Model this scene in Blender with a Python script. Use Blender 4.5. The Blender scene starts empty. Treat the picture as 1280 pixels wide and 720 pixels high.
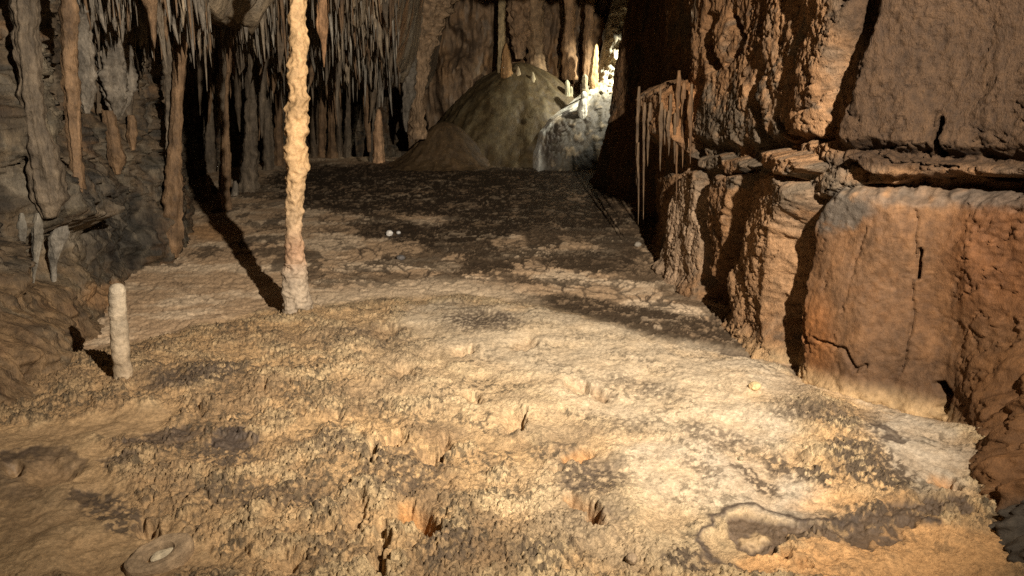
import bpy, math, random
import numpy as np
from mathutils import Vector

# ------------------------------------------------------------------ camera, world, lamps, exposure
scene = bpy.context.scene
col = scene.collection
PITCH = 14.0
CAM_H = 1.6
FPX = 900.0
cam_d = bpy.data.cameras.new('camera')
cam_d.sensor_width = 36.0
cam_d.lens = 36.0 * FPX / 1280.0
cam_d.clip_start = 0.05
cam_d.clip_end = 200.0
cam = bpy.data.objects.new('camera', cam_d)
cam.location = (0, 0, CAM_H)
cam.rotation_euler = (math.radians(90 - PITCH), 0, 0)
col.objects.link(cam)
scene.camera = cam

world = bpy.data.worlds.new('World')
scene.world = world
world.use_nodes = True
bg = world.node_tree.nodes['Background']
bg.inputs['Color'].default_value = (1.0, 0.8, 0.6, 1)
bg.inputs['Strength'].default_value = 0.006      # a closed cave: next to no stray light


def spot(name, loc, target, watts, color, size, blend, radius):
    d = bpy.data.lights.new(name, 'SPOT')
    d.energy = watts
    d.color = color
    d.spot_size = math.radians(size)
    d.spot_blend = blend
    d.shadow_soft_size = radius
    o = bpy.data.objects.new(name, d)
    o.location = loc
    o.rotation_euler = (Vector(target) - Vector(loc)).to_track_quat('-Z', 'Y').to_euler()
    col.objects.link(o)
    return o


# the show-cave floodlight beside the photographer, and the hidden lamp in the far chamber
spot('cave_floodlight', (1.38, 0.25, 2.90), (-1.1, 8.6, 0.45), 3350, (1.0, 0.89, 0.77), 99, 1.0, 0.035)
spot('far_chamber_lamp', (2.75, 13.95, 3.3), (1.6, 14.8, 1.8), 820, (1.0, 0.97, 0.82), 78, 1.0, 0.05)

scene.view_settings.view_transform = 'Standard'
scene.view_settings.look = 'None'
scene.view_settings.exposure = 0.0
scene.view_settings.gamma = 1.0
scene.cycles.max_bounces = 4
scene.cycles.diffuse_bounces = 3
scene.cycles.glossy_bounces = 2
scene.cycles.sample_clamp_indirect = 0.5
scene.cycles.sample_clamp_direct = 8.0
scene.cycles.use_denoising = False

# ------------------------------------------------------------------ numeric helpers
rng = np.random.default_rng(7)
random.seed(7)
PERM = rng.permutation(4096).astype(np.int64)
GA = rng.random(4096) * 2 * math.pi
GX, GY = np.cos(GA), np.sin(GA)
_g3 = rng.normal(size=(4096, 3)); _g3 /= np.linalg.norm(_g3, axis=1)[:, None]
R1 = rng.random(4096); R2 = rng.random(4096)
CS, SN = math.cos(math.radians(PITCH)), math.sin(math.radians(PITCH))


def hsh(i, j, seed=0):
    return PERM[(PERM[(i + seed * 131) & 4095] + j) & 4095]


def sst(a, b, x):
    t = np.clip((x - a) / (b - a), 0, 1)
    return t * t * (3 - 2 * t)


def perlin(x, y, seed=0):
    xi = np.floor(x).astype(np.int64); yi = np.floor(y).astype(np.int64)
    xf = x - xi; yf = y - yi
    u = xf * xf * xf * (xf * (xf * 6 - 15) + 10); v = yf * yf * yf * (yf * (yf * 6 - 15) + 10)
    def g(a, b):
        h = hsh(xi + a, yi + b, seed)
        return GX[h] * (xf - a) + GY[h] * (yf - b)
    n0 = g(0, 0) + u * (g(1, 0) - g(0, 0)); n1 = g(0, 1) + u * (g(1, 1) - g(0, 1))
    return (n0 + v * (n1 - n0)) * 1.5


def fbm(x, y, octv=4, gain=0.5, seed=0):
    s = 0; a = 1.0; f = 1.0
    for k in range(octv):
        s = s + a * perlin(x * f + 17.3 * k, y * f - 9.1 * k, seed + k)
        a *= gain; f *= 2.03
    return s


def ridged(x, y, octv=3, seed=0):
    s = 0; a = 1.0; f = 1.0; n = 0
    for k in range(octv):
        s = s + a * (1 - np.abs(perlin(x * f + 5.7 * k, y * f + 3.3 * k, seed + k)) * 1.6); n += a
        a *= 0.5; f *= 2.1
    return s / n


def worley(x, y, seed=0):
    xi = np.floor(x).astype(np.int64); yi = np.floor(y).astype(np.int64)
    f1 = np.full(x.shape, 9.0); f2 = np.full(x.shape, 9.0); cid = np.zeros(x.shape)
    for a in (-1, 0, 1):
        for b in (-1, 0, 1):
            h = hsh(xi + a, yi + b, seed)
            d = np.hypot(xi + a + R1[h] - x, yi + b + R2[h] - y)
            m = d < f1
            f2 = np.where(m, f1, np.minimum(f2, d))
            cid = np.where(m, R1[(h * 7 + 11) & 4095], cid)
            f1 = np.where(m, d, f1)
    return f1, f2, cid


def perlin3(x, y, z, seed=0):
    xi = np.floor(x).astype(np.int64); yi = np.floor(y).astype(np.int64); zi = np.floor(z).astype(np.int64)
    xf = x - xi; yf = y - yi; zf = z - zi
    u, v, w = [t * t * (3 - 2 * t) for t in (xf, yf, zf)]
    def g(a, b, c):
        h = PERM[(hsh(xi + a, yi + b, seed) + zi + c) & 4095]
        G = _g3[h]
        return G[..., 0] * (xf - a) + G[..., 1] * (yf - b) + G[..., 2] * (zf - c)
    def lx(b, c):
        p = g(0, b, c); return p + u * (g(1, b, c) - p)
    def ly(c):
        p = lx(0, c); return p + v * (lx(1, c) - p)
    p = ly(0)
    return (p + w * (ly(1) - p)) * 1.5


def proj(X, Y, Z):
    d = Y * CS - (Z - CAM_H) * SN
    up = Y * SN + (Z - CAM_H) * CS
    d = np.maximum(d, 0.2)
    return 640 + FPX * X / d, 360 - FPX * up / d


def at(u, v, Y):
    """the point in the cave seen at photo pixel (u, v), Y metres away"""
    a = (u - 640) / FPX; b = (360 - v) / FPX
    t = Y / (CS + b * SN)
    return np.array([a * t, Y, CAM_H + t * (-SN + b * CS)])


def px(Y):
    return Y / FPX * 1.02


def sdpoly(u, v, poly):
    """signed distance to a polygon, positive inside"""
    d2 = np.full(u.shape, 1e12); ins = np.zeros(u.shape, bool)
    n = len(poly)
    for i in range(n):
        x0, y0 = poly[i]; x1, y1 = poly[(i + 1) % n]
        ex, ey = x1 - x0, y1 - y0
        t = np.clip(((u - x0) * ex + (v - y0) * ey) / (ex * ex + ey * ey), 0, 1)
        d2 = np.minimum(d2, (u - x0 - t * ex) ** 2 + (v - y0 - t * ey) ** 2)
        c = ((y0 > v) != (y1 > v))
        if ey != 0:
            c &= u < x0 + (v - y0) * ex / ey
            ins ^= c
    return np.where(ins, 1, -1) * np.sqrt(d2)


def dline(u, v, pts):
    d = np.full(u.shape, 1e6)
    for (x0, y0), (x1, y1) in zip(pts[:-1], pts[1:]):
        ex, ey = x1 - x0, y1 - y0
        t = np.clip(((u - x0) * ex + (v - y0) * ey) / (ex * ex + ey * ey), 0, 1)
        d = np.minimum(d, np.hypot(u - x0 - t * ex, v - y0 - t * ey))
    return d


def ell(u, v, cx, cy, rx, ry, ang=0.0):
    c, s = math.cos(math.radians(ang)), math.sin(math.radians(ang))
    dx, dy = u - cx, v - cy
    return np.hypot((dx * c + dy * s) / rx, (-dx * s + dy * c) / ry)


def mix(a, b, t):
    return a + (np.asarray(b) - a) * t[..., None]


# ------------------------------------------------------------------ materials
def rock_mat(name, fine=140.0, fine_d=0.004, mid=35.0, mid_d=0.006, var=0.35, spec=0.3, stretch=1.0, bump_attr=False):
    m = bpy.data.materials.new(name); m.use_nodes = True
    nt = m.node_tree; N = nt.nodes; L = nt.links
    bs = N['Principled BSDF']
    ac = N.new('ShaderNodeAttribute'); ac.attribute_name = 'Col'
    ar = N.new('ShaderNodeAttribute'); ar.attribute_name = 'Rgh'
    tc = N.new('ShaderNodeTexCoord')
    mp = N.new('ShaderNodeMapping'); mp.inputs['Scale'].default_value = (1, 1, stretch)
    L.new(tc.outputs['Object'], mp.inputs['Vector'])
    def noise(sc, det, rg=0.6):
        n = N.new('ShaderNodeTexNoise'); n.inputs['Scale'].default_value = sc
        n.inputs['Detail'].default_value = det; n.inputs['Roughness'].default_value = rg
        L.new(mp.outputs[0], n.inputs['Vector']); return n
    n1 = noise(mid, 6); n2 = noise(fine, 4, 0.7); n3 = noise(6.0, 5)
    def rng_(src, lo, hi):
        r = N.new('ShaderNodeMapRange'); r.inputs['From Min'].default_value = 0.3; r.inputs['From Max'].default_value = 0.7
        r.inputs['To Min'].default_value = lo; r.inputs['To Max'].default_value = hi
        L.new(src.outputs['Fac'], r.inputs['Value']); return r
    def mul(a, b):
        k = N.new('ShaderNodeMath'); k.operation = 'MULTIPLY'; L.new(a.outputs[0], k.inputs[0]); L.new(b.outputs[0], k.inputs[1]); return k
    f = mul(mul(rng_(n1, 1 - var, 1 + var), rng_(n2, 1 - var * .6, 1 + var * .6)), rng_(n3, 1 - var * .5, 1 + var * .5))
    vm = N.new('ShaderNodeVectorMath'); vm.operation = 'SCALE'
    L.new(ac.outputs['Color'], vm.inputs[0]); L.new(f.outputs[0], vm.inputs['Scale'])
    L.new(vm.outputs[0], bs.inputs['Base Color'])
    L.new(ar.outputs['Fac'], bs.inputs['Roughness'])
    bs.inputs['Specular IOR Level'].default_value = spec
    b1 = N.new('ShaderNodeBump'); b1.inputs['Distance'].default_value = mid_d; b1.inputs['Strength'].default_value = 1
    L.new(n1.outputs['Fac'], b1.inputs['Height'])
    b2 = N.new('ShaderNodeBump'); b2.inputs['Distance'].default_value = fine_d; b2.inputs['Strength'].default_value = 1
    L.new(n2.outputs['Fac'], b2.inputs['Height']); L.new(b1.outputs[0], b2.inputs['Normal'])
    L.new(b2.outputs[0], bs.inputs['Normal'])
    if bump_attr:
        ab = N.new('ShaderNodeAttribute'); ab.attribute_name = 'Bmp'
        L.new(ab.outputs['Fac'], b1.inputs['Strength']); L.new(ab.outputs['Fac'], b2.inputs['Strength'])
    return m


M_FLOOR = rock_mat('floor_calcite', 150, 0.006, 55, 0.010, 0.30, 0.25, bump_attr=True)
M_WALL = rock_mat('wall_limestone', 130, 0.007, 30, 0.020, 0.36, 0.25, 0.6)
M_BLOCK = rock_mat('smooth_limestone', 150, 0.0035, 24, 0.008, 0.30, 0.25, 0.8)
M_LEFT = rock_mat('drip_wall_limestone', 70, 0.012, 14, 0.03, 0.5, 0.3, 0.35)
M_DRIP = rock_mat('dripstone', 70, 0.008, 14, 0.022, 0.5, 0.3, 0.45)
M_COLUMN = rock_mat('column_calcite', 130, 0.003, 38, 0.007, 0.28, 0.3)
M_FAR = rock_mat('flowstone', 40, 0.008, 9, 0.02, 0.35, 0.3, 0.6)


def tag(o, label=None, cat=None, group=None, kind=None):
    if label: o['label'] = label
    if cat: o['category'] = cat
    if group: o['group'] = group
    if kind: o['kind'] = kind
    return o


def mesh_from(name, V, F, C, R, mat):
    me = bpy.data.meshes.new(name)
    n, k = len(V), len(F)
    me.vertices.add(n); me.vertices.foreach_set('co', np.ascontiguousarray(V, np.float32).ravel())
    me.loops.add(k * 4); me.loops.foreach_set('vertex_index', np.ascontiguousarray(F, np.int32).ravel())
    me.polygons.add(k); me.polygons.foreach_set('loop_start', np.arange(k, dtype=np.int32) * 4)
    me.polygons.foreach_set('use_smooth', np.ones(k, bool))
    me.update(calc_edges=True)
    a = me.attributes.new('Col', 'FLOAT_COLOR', 'POINT')
    c4 = np.ones((n, 4), np.float32); c4[:, :3] = np.clip(C, 0.003, 0.9); a.data.foreach_set('color', c4.ravel())
    b = me.attributes.new('Rgh', 'FLOAT', 'POINT')
    b.data.foreach_set('value', np.ascontiguousarray(np.broadcast_to(R, (n,)), np.float32))
    me.materials.append(mat)
    return me


def quads(nr, nc):
    i = np.arange(nr - 1)[:, None] * nc + np.arange(nc - 1)[None, :]
    return np.stack([i, i + 1, i + nc + 1, i + nc], -1).reshape(-1, 4)


def add(name, me, loc=(0, 0, 0), parent=None):
    o = bpy.data.objects.new(name, me); col.objects.link(o); o.location = loc
    if parent is not None: o.parent = parent
    return o


def sheet(name, P, C, R, mat, flip=False, parent=None):
    nr, nc = P.shape[:2]
    F = quads(nr, nc)
    if flip: F = F[:, ::-1]
    return add(name, mesh_from(name, P.reshape(-1, 3), F, C.reshape(-1, 3), R.reshape(-1) if hasattr(R, 'reshape') else R, mat), parent=parent)


def split_sheet(P, C, R, region, mat, names, flip, base_name, parent=None):
    """one object per region of a sheet; region 0 is the returned base, the others are its children"""
    nr, nc = P.shape[:2]
    F = quads(nr, nc)
    if flip: F = F[:, ::-1]
    fr = region[:-1, :-1].reshape(-1)
    V = P.reshape(-1, 3); CC = C.reshape(-1, 3); RR = np.broadcast_to(R, region.shape).reshape(-1)
    out = {}
    for k in sorted(set(fr.tolist())):
        f = F[fr == k]
        used, inv = np.unique(f, return_inverse=True)
        nm = base_name if k == 0 else names[k]
        out[k] = add(nm, mesh_from(nm, V[used], inv.reshape(-1, 4), CC[used], RR[used], mat), parent=parent if k == 0 else out.get(0))
    return out


# ------------------------------------------------------------------ floor
def zbase(X, Y):
    return 0.075 * np.where(Y > 7, Y - 6.5, np.where(Y > 6, (Y - 6) ** 2 / 2, 0))


def ground_at(u, v):
    a = (u - 640) / FPX; b = (360 - v) / FPX
    dy = CS + b * SN; dz = -SN + b * CS
    t = 4.0
    for _ in range(60):
        t = 0.5 * t + 0.5 * min(22.0, (float(zbase(0, np.array(t * dy))) - CAM_H) / min(dz, -0.02))
    return np.array([a * t, dy * t, float(zbase(0, np.array(t * dy)))])


CREST_U = [-400, 0, 150, 250, 330, 390, 480, 570, 640, 720, 830, 930, 965, 1010, 1300]
CREST_V = [505, 470, 448, 420, 405, 398, 387, 384, 391, 409, 436, 452, 466, 496, 580]


def mound(X, Y):
    u, v = proj(X, Y, 0 * X)
    d = v - np.interp(u, CREST_U, CREST_V) + 9 * perlin(X * 1.6, Y * 1.6, 3)
    return 0.11 * sst(0, 12, d) * (1 - 0.9 * sst(30, 240, d)) * np.where(Y > 1.2, 1, 0)


def build_floor():
    Yt = np.concatenate([np.linspace(1.3, 17.5, 6000)])
    vt = proj(0 * Yt, Yt, zbase(0, Yt))[1]
    vs = np.arange(196, 800, 1.0)
    Ys = np.interp(-vs, -vt, Yt)          # vt falls with Y
    Ys = np.unique(np.round(Ys, 5))
    Ys = np.concatenate([np.linspace(-3, Ys[0] - .05, 30), Ys])
    ks = np.concatenate([np.linspace(-1.5, -0.82, 40)[:-1], np.arange(-0.82, 0.82, 0.00142), np.linspace(0.82, 1.5, 40)[1:]])
    dep = np.maximum(Ys * CS + 1.6 * SN, 1.0)
    X = ks[None, :] * dep[:, None]; Y = np.repeat(Ys[:, None], len(ks), 1)
    X = X + 0.0; zb = zbase(X, Y) + mound(X, Y)
    u, v = proj(X, Y, zb)
    u = np.where(Y < 1.0, -2000, u)
    wx = fbm(X * 5, Y * 5, 4, .55, 11); wy = fbm(X * 5 + 31, Y * 5, 4, .55, 21)
    ex = 900 / np.maximum(Y, 1.5)
    foresh = np.clip(1.6 / np.maximum(Y, 1), .1, .8)
    uw = u + wx * 0.045 * ex; vw = v + wy * 0.045 * ex * foresh
    n_big = fbm(X * 1.1, Y * 1.1, 4, .5, 31)
    n_mid = fbm(X * 4.3, Y * 4.3, 4, .55, 41)
    n_fin = fbm(X * 21, Y * 21, 3, .6, 51)
    near = sst(-4, 7, v - (np.interp(u, CREST_U, CREST_V) - 16))
    # where the coral-like crust grows, and where smooth calcite lies
    smooth = np.zeros_like(u)
    for (a, b, ra, rb, g) in [(840, 455, 190, 62, 12), (930, 610, 130, 45, 12), (700, 415, 150, 28, 8), (905, 520, 120, 45, 20),
                              (1090, 470, 110, 40, 25), (1150, 560, 90, 50, 35), (560, 400, 70, 25, 0), (720, 440, 230, 48, 10), (820, 500, 190, 45, 16), (860, 590, 110, 60, 10)]:
        smooth = np.maximum(smooth, 1 - sst(.55, 1.15, ell(uw, vw, a, b, ra, rb, g)))
    mud = np.zeros_like(u)
    for (a, b, ra, rb, g) in [(40, 640, 130, 110, 0), (150, 525, 75, 20, -8), (60, 570, 85, 50, 0), (250, 690, 30, 20, 0), (130, 690, 110, 60, 0)]:
        mud = np.maximum(mud, 1 - sst(.7, 1.1, ell(uw, vw, a, b, ra, rb, g)))
    orange = np.maximum(1 - sst(.6, 1.1, ell(uw, vw, 1130, 690, 170, 45, -4)), 1 - sst(.7, 1.1, ell(uw, vw, 1000, 705, 90, 22, 0)))
    orange = np.maximum(orange, .45 * (1 - sst(.6, 1.1, ell(uw, vw, 1070, 622, 80, 26, 0))))
    mids = np.maximum(1 - sst(.5, 1.15, ell(uw, vw, 700, 500, 210, 110, 12)), 1 - sst(.5, 1.15, ell(uw, vw, 830, 640, 190, 70, 10)))
    crust = near * (1 - .60 * mids) * (1 - .86 * smooth) * (1 - .93 * mud) * (1 - .7 * orange)
    qx, qy = X + .012 * n_fin, Y + .012 * np.roll(n_fin, 37, 1)
    f1, f2, cid = worley(qx * 42, qy * 36, 1)
    g1, g2, gid = worley(qx * 84 + 7, qy * 70, 2)
    h1, h2, hid = worley(X * 11 + .35 * n_mid, Y * 10, 4)
    dens = sst(-.55, .5, n_mid + .5 * n_big + .5 * (crust - .5))
    crs = sst(.20, .0, f2 - f1)
    pop = (0.0165 * np.clip(1 - f1, 0, 1) ** 1.2 * (.25 + 1.0 * cid) + 0.0120 * np.clip(1 - g1, 0, 1) * (.3 + gid)) * (.45 + .75 * dens)
    lumpy = sst(540, 640, v) * sst(640, 480, u) * sst(60, 130, u)
    pop += (0.012 + .009 * lumpy) * sst(.75, .1, h1) * hid - .008 * lumpy * sst(.16, .0, h2 - h1) - .007 * crs * dens
    z = zb + crust * pop + near * 0.014 * n_mid * (1 - .5 * smooth) + .034 * n_big * near + .012 * near * fbm(X * 2.4, Y * 2.4, 3, .5, 33)
    # flow ripples on the smooth calcite
    rp = fbm(X * 30 + Y * 9, Y * 12 - X * 8, 3, .6, 61)
    z += near * smooth * .0042 * rp
    z += near * (1 - mud) * .003 * n_fin
    # far floor: drying terracettes, thin and wide
    far = 1 - near
    tx = fbm(X * 2.2 + .6 * wx, Y * 6.5 + 1.2 * wy, 5, .62, 71)
    wl = fbm(X * 1.4, Y * 1.2, 3, .5, 73); wm = fbm(X * 1.4 + 20, Y * 1.2, 3, .5, 74)
    tr = ridged(X * 3 + .3 * wx, Y * 9 + .5 * wy, 3, 75)
    sc = 1 - np.abs(perlin(X * 1.7 + .8 * wl + .06 * wx, Y * 2.0 + .9 * wm + .06 * wy, 77)) * 2.2
    sc2 = 1 - np.abs(perlin(X * 3.4 + 1.2 * wl + .09 * wx, Y * 4.0 + 1.4 * wm + .09 * wy, 78)) * 2.0
    z += far * (.010 * tx + .004 * tr - .016 * sst(.8, 1, sc) - .010 * sst(.75, 1, sc2))
    # ---------------- holes and prints
    pits = [(480, 413, 24, 11, -12, .035, 0), (577, 437, 17, 8, 0, .04, 0), (655, 430, 20, 9, 0, .03, 0),
            (500, 465, 25, 11, -14, .035, 0), (588, 496, 21, 9, 18, .05, 0), (640, 523, 19, 16, 10, .055, 0), (652, 529, 6, 14, 0, .05, 0),
            (722, 483, 20, 11, 15, .05, 0), (745, 490, 20, 10, 20, .03, 0), (464, 566, 8, 14, 15, .08, 0), (490, 549, 22, 6, -10, .045, 0),
            (534, 562, 24, 12, 10, .045, 0), (556, 556, 7, 16, 5, .08, 0), (721, 570, 24, 11, -20, .045, 1), (735, 642, 12, 30, -38, .11, 1), (722, 632, 18, 11, 20, .04, 1),
            (533, 655, 14, 26, -28, .12, 1), (515, 643, 20, 14, 20, .05, 1), (475, 690, 10, 36, 5, .13, 0), (444, 640, 14, 30, 10, .03, 0),
            (250, 511, 6, 8, 0, .06, 0), (330, 490, 7, 7, 0, .04, 0), (1188, 606, 12, 8, 30, .10, 1), (1177, 600, 22, 11, 20, .03, 1),
            (985, 690, 9, 7, 0, .05, 1), (965, 690, 8, 6, 0, .05, 1), (1000, 705, 12, 6, 0, .03, 1), (55, 60, 1, 1, 0, 0, 0),
            (415, 520, 14, 9, 0, .03, 0), (690, 590, 9, 7, 0, .02, 0), (1000, 575, 22, 9, 10, .02, 0), (180, 655, 14, 12, 0, .09, 0), (193, 668, 8, 8, 0, .06, 0),
            (350, 700, 30, 20, 0, .03, 0), (60, 590, 45, 20, -6, .03, 0), (12, 590, 14, 12, 0, .05, 0)]
    pitm = np.zeros_like(u); pito = np.zeros_like(u)
    n_f2 = fbm(X * 13 + 40, Y * 13, 3, .6, 53); n_f3 = fbm(X * 13, Y * 13 + 40, 3, .6, 57)
    jx = u + (.5 * wx + .5 * n_f2) * .034 * ex; jy = v + (.5 * wy + .5 * n_f3) * .034 * ex * .6
    for (a, b, ra, rb, g, dp, og) in pits:
        r = ell(jx, jy, a, b, ra * 1.12, rb * 1.15, g)
        k = 1 - sst(.36, 1.0, r)
        side = .30 + .70 * sst(-.8, .25, (jx - a) / ra)
        z -= (np.minimum(dp * 1.35, .085) * side + .012 * (dp > .1)) * k
        z += .006 * k * n_f2
        z += .12 * np.minimum(dp, .05) * np.exp(-((r - 1.25) / .22) ** 2)
        pitm = np.maximum(pitm, k)
        if og: pito = np.maximum(pito, k)
    # rimstone lip at lower right
    lip = [(1180, 655), (1100, 642), (1040, 648), (1000, 644), (965, 637), (935, 634), (905, 640), (885, 650), (878, 668), (872, 682), (890, 696), (930, 712), (960, 735)]
    dl = dline(uw * .6 + u * .4, vw * .6 + v * .4, lip)
    z += .012 * np.exp(-(dl / 4.0) ** 2)
    bandp = [(900, 652), (935, 645), (965, 651), (990, 652), (1020, 652), (1060, 648), (1085, 640), (1120, 625), (1200, 620), (1222, 632), (1215, 642), (1170, 645), (1150, 650), (1120, 668), (1090, 682), (1060, 678), (1010, 672), (985, 668), (975, 690), (950, 692), (925, 682), (905, 668)]
    dband = sdpoly(jx, jy, bandp)
    band = sst(-3, 3, dband)
    z -= .012 * band
    z += .014 * (1 - sst(.3, 1.1, ell(jx, jy, 945, 673, 18, 9, 0)))
    # ---------------- colour
    tan = np.array([.47, .305, .145]); brown = np.array([.21, .135, .07]); pale = np.array([.375, .31, .222]); dark = np.array([.060, .043, .030])
    och = np.array([.62, .345, .14]); mudc = np.array([.31, .205, .105])
    C = np.zeros(u.shape + (3,)) + tan
    C = mix(C, [.51, .375, .20], sst(-.2, .5, n_mid + .3 * n_big))
    C = mix(C, brown, sst(.1, .75, fbm(X * 2.3, Y * 2.3, 4, .6, 81) + .15) * .75)
    C = mix(C, pale, smooth * (.85 + .3 * n_mid).clip(0, 1))
    pz = np.maximum(1 - sst(.5, 1.2, ell(uw, vw, 700, 470, 330, 95, 8)), 1 - sst(.5, 1.2, ell(uw, vw, 780, 640, 180, 90, 10)))
    C = mix(C, [.43, .33, .20], pz * .6)
    C = mix(C, mudc, mud * .85)
    C = mix(C, och, orange * .85)
    # left side is browner, dirt on the crust knobs
    C = mix(C, [.31, .195, .095], sst(560, 120, u) * near * .6 * (1 - mud))
    knob = sst(.62, .2, f1) * sst(.35, .75, cid)
    dirt = sst(-.1, .55, fbm(X * 6.5, Y * 6.5, 4, .6, 91) + .25 * sst(600, 200, u) - .1)
    C = mix(C, [.14, .096, .053], (knob * (.34 + .3 * sst(560, 250, u) + .5 * dirt) * crust * .95).clip(0, 1))
    C = mix(C, [.115, .08, .045], crs * crust * .55)
    spk = sst(.17, .33, fbm(X * 26 + Y * 12, Y * 17 - X * 9, 4, .65, 95)) * sst(-.15, .35, fbm(X * 3.1, Y * 4.1, 3, .5, 97))
    C = mix(C, [.085, .064, .038], spk * near * (1 - .8 * mud) * (.62 + .2 * (1 - smooth)) * (1 - .5 * orange))
    # dirt fields
    for (a, b, ra, rb, g, k) in [(1090, 585, 75, 32, 20, .9), (1000, 590, 70, 14, 18, .8), (990, 640, 50, 8, 20, 0), (1030, 530, 90, 16, 10, .55), (890, 545, 60, 18, 15, .5),
                                 (500, 590, 70, 45, 0, .55), (560, 690, 60, 30, 0, .6), (330, 620, 120, 22, 4, .55), (740, 600, 60, 30, 10, .6), (420, 560, 60, 20, 0, .5), (470, 420, 60, 16, 0, .45), (250, 470, 90, 20, -5, .6), (600, 405, 60, 16, 0, .5), (690, 560, 30, 14, 0, .4), (1100, 640, 90, 14, -6, .8), (800, 480, 60, 14, 15, .4), (680, 700, 70, 20, 0, .5), (140, 640, 50, 28, 25, .9), (280, 565, 60, 22, 0, .7), (860, 705, 40, 14, 0, .8),
                                 (600, 400, 60, 14, 5, .5), (420, 690, 60, 30, 0, .4), (760, 530, 60, 22, 0, .35), (880, 590, 40, 12, 25, .5), (945, 600, 45, 9, 30, .9), (740, 660, 60, 30, 0, .35)]:
        r = 1 - sst(.5, 1.15, ell(jx, jy, a, b, ra, rb, g))
        gr = sst(-.25, .25, fbm(X * 34, Y * 28, 3, .6, 101) + .35 * r - .2 + .2 * (knob - .3))
        C = mix(C, [.088, .063, .040], (r * gr * k * 1.45).clip(0, .95))
    # wet dark films
    wet = np.zeros_like(u)
    for (a, b, ra, rb, g, k) in [(200, 544, 52, 13, -10, .9), (293, 548, 33, 13, 3, 1), (148, 573, 25, 8, -5, .7), (62, 576, 46, 22, -5, .72), (30, 566, 35, 10, -12, .9), (20, 610, 40, 20, 0, .6), (265, 395, 24, 8, 0, .7), (235, 475, 60, 9, -12, .6),
                                 (1110, 545, 28, 12, 28, .9), (752, 582, 32, 14, -8, .55), (768, 640, 26, 18, 15, .5), (720, 610, 30, 7, 0, .5), (752, 490, 18, 8, 25, .5), (612, 402, 46, 10, 6, .35),
                                 (478, 412, 28, 10, -12, .35), (100, 622, 14, 12, 30, .8), (130, 630, 30, 10, 25, .6), (925, 436, 30, 8, 10, .9), (580, 380, 20, 4, 0, .3), (5, 600, 30, 30, 0, .7), (50, 650, 60, 40, -20, .3)]:
        wet = np.maximum(wet, k * (1 - sst(.82, 1.05, ell(jx + 4 * n_f2 * ra / 20, jy + 2.0 * n_f3, a, b, ra, rb, g))))
    wet = wet * (.95 + .35 * n_f2).clip(.55, 1)
    wet = np.maximum(wet, band * (.95 - .45 * sst(.05, .2, n_f2) * sst(0, 40, u - 990)))
    wet = np.maximum(wet, np.exp(-(dl / 4.2) ** 2) * .97)
    lipin = sst(3, 14, dl) * sst(.0, 1, sdpoly(u, v, [(900, 640), (965, 640), (975, 665), (905, 700), (880, 680)]) / 10)
    C = mix(C, [.36, .26, .14], lipin * .5)
    C = mix(C, dark + .004 + band[..., None] * np.array([.024, .013, .004]), wet.clip(0, 1) * near)
    C = mix(C, [.40, .28, .15], (1 - sst(.5, 1.1, ell(jx, jy, 945, 673, 18, 9, 0))) * .9)
    C = mix(C, [.40, .25, .12], pitm * (1 - pito) * .35)
    C = mix(C, [.46, .22, .07], pito * (.75 + .25 * n_f2).clip(0, 1) * .85)
    # far floor colour
    fc = np.zeros_like(C) + np.array([.43, .295, .172])
    shore = sst(26, 6, (np.interp(u, CREST_U, CREST_V) - 16) - v) * sst(340, 400, u) * sst(700, 620, u)
    fc = mix(fc, [.58, .44, .285], sst(-.1, .5, fbm(X * 1.2, Y * 1.9, 4, .55, 111)))
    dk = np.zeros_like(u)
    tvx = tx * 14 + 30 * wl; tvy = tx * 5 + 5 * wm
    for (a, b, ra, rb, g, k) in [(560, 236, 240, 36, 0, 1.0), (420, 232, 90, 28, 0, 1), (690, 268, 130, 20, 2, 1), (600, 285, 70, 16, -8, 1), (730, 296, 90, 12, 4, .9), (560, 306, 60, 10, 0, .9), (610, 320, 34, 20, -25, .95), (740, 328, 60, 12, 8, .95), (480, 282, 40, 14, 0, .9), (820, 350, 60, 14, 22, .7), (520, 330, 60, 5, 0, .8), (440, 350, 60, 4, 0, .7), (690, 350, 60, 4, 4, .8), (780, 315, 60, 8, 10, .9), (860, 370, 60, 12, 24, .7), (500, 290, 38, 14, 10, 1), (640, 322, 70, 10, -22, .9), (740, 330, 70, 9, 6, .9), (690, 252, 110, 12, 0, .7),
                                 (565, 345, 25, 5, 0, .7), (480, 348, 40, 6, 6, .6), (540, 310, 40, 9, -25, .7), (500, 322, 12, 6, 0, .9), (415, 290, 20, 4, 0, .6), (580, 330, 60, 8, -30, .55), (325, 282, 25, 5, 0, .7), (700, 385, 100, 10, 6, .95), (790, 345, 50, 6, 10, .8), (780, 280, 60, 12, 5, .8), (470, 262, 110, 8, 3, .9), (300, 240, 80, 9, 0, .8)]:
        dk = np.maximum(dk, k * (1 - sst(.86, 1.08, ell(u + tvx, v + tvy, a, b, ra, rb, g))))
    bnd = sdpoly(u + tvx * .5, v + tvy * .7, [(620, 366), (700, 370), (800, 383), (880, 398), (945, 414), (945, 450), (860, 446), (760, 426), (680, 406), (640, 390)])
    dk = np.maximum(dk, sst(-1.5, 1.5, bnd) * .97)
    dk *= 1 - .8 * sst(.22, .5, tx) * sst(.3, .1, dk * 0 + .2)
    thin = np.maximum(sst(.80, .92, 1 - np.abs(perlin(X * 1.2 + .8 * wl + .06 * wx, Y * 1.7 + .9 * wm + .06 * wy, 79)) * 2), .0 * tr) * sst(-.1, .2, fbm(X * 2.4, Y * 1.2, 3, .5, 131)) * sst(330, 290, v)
    dk = dk * (1 - .7 * thin * sst(206, 232, v))
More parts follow.
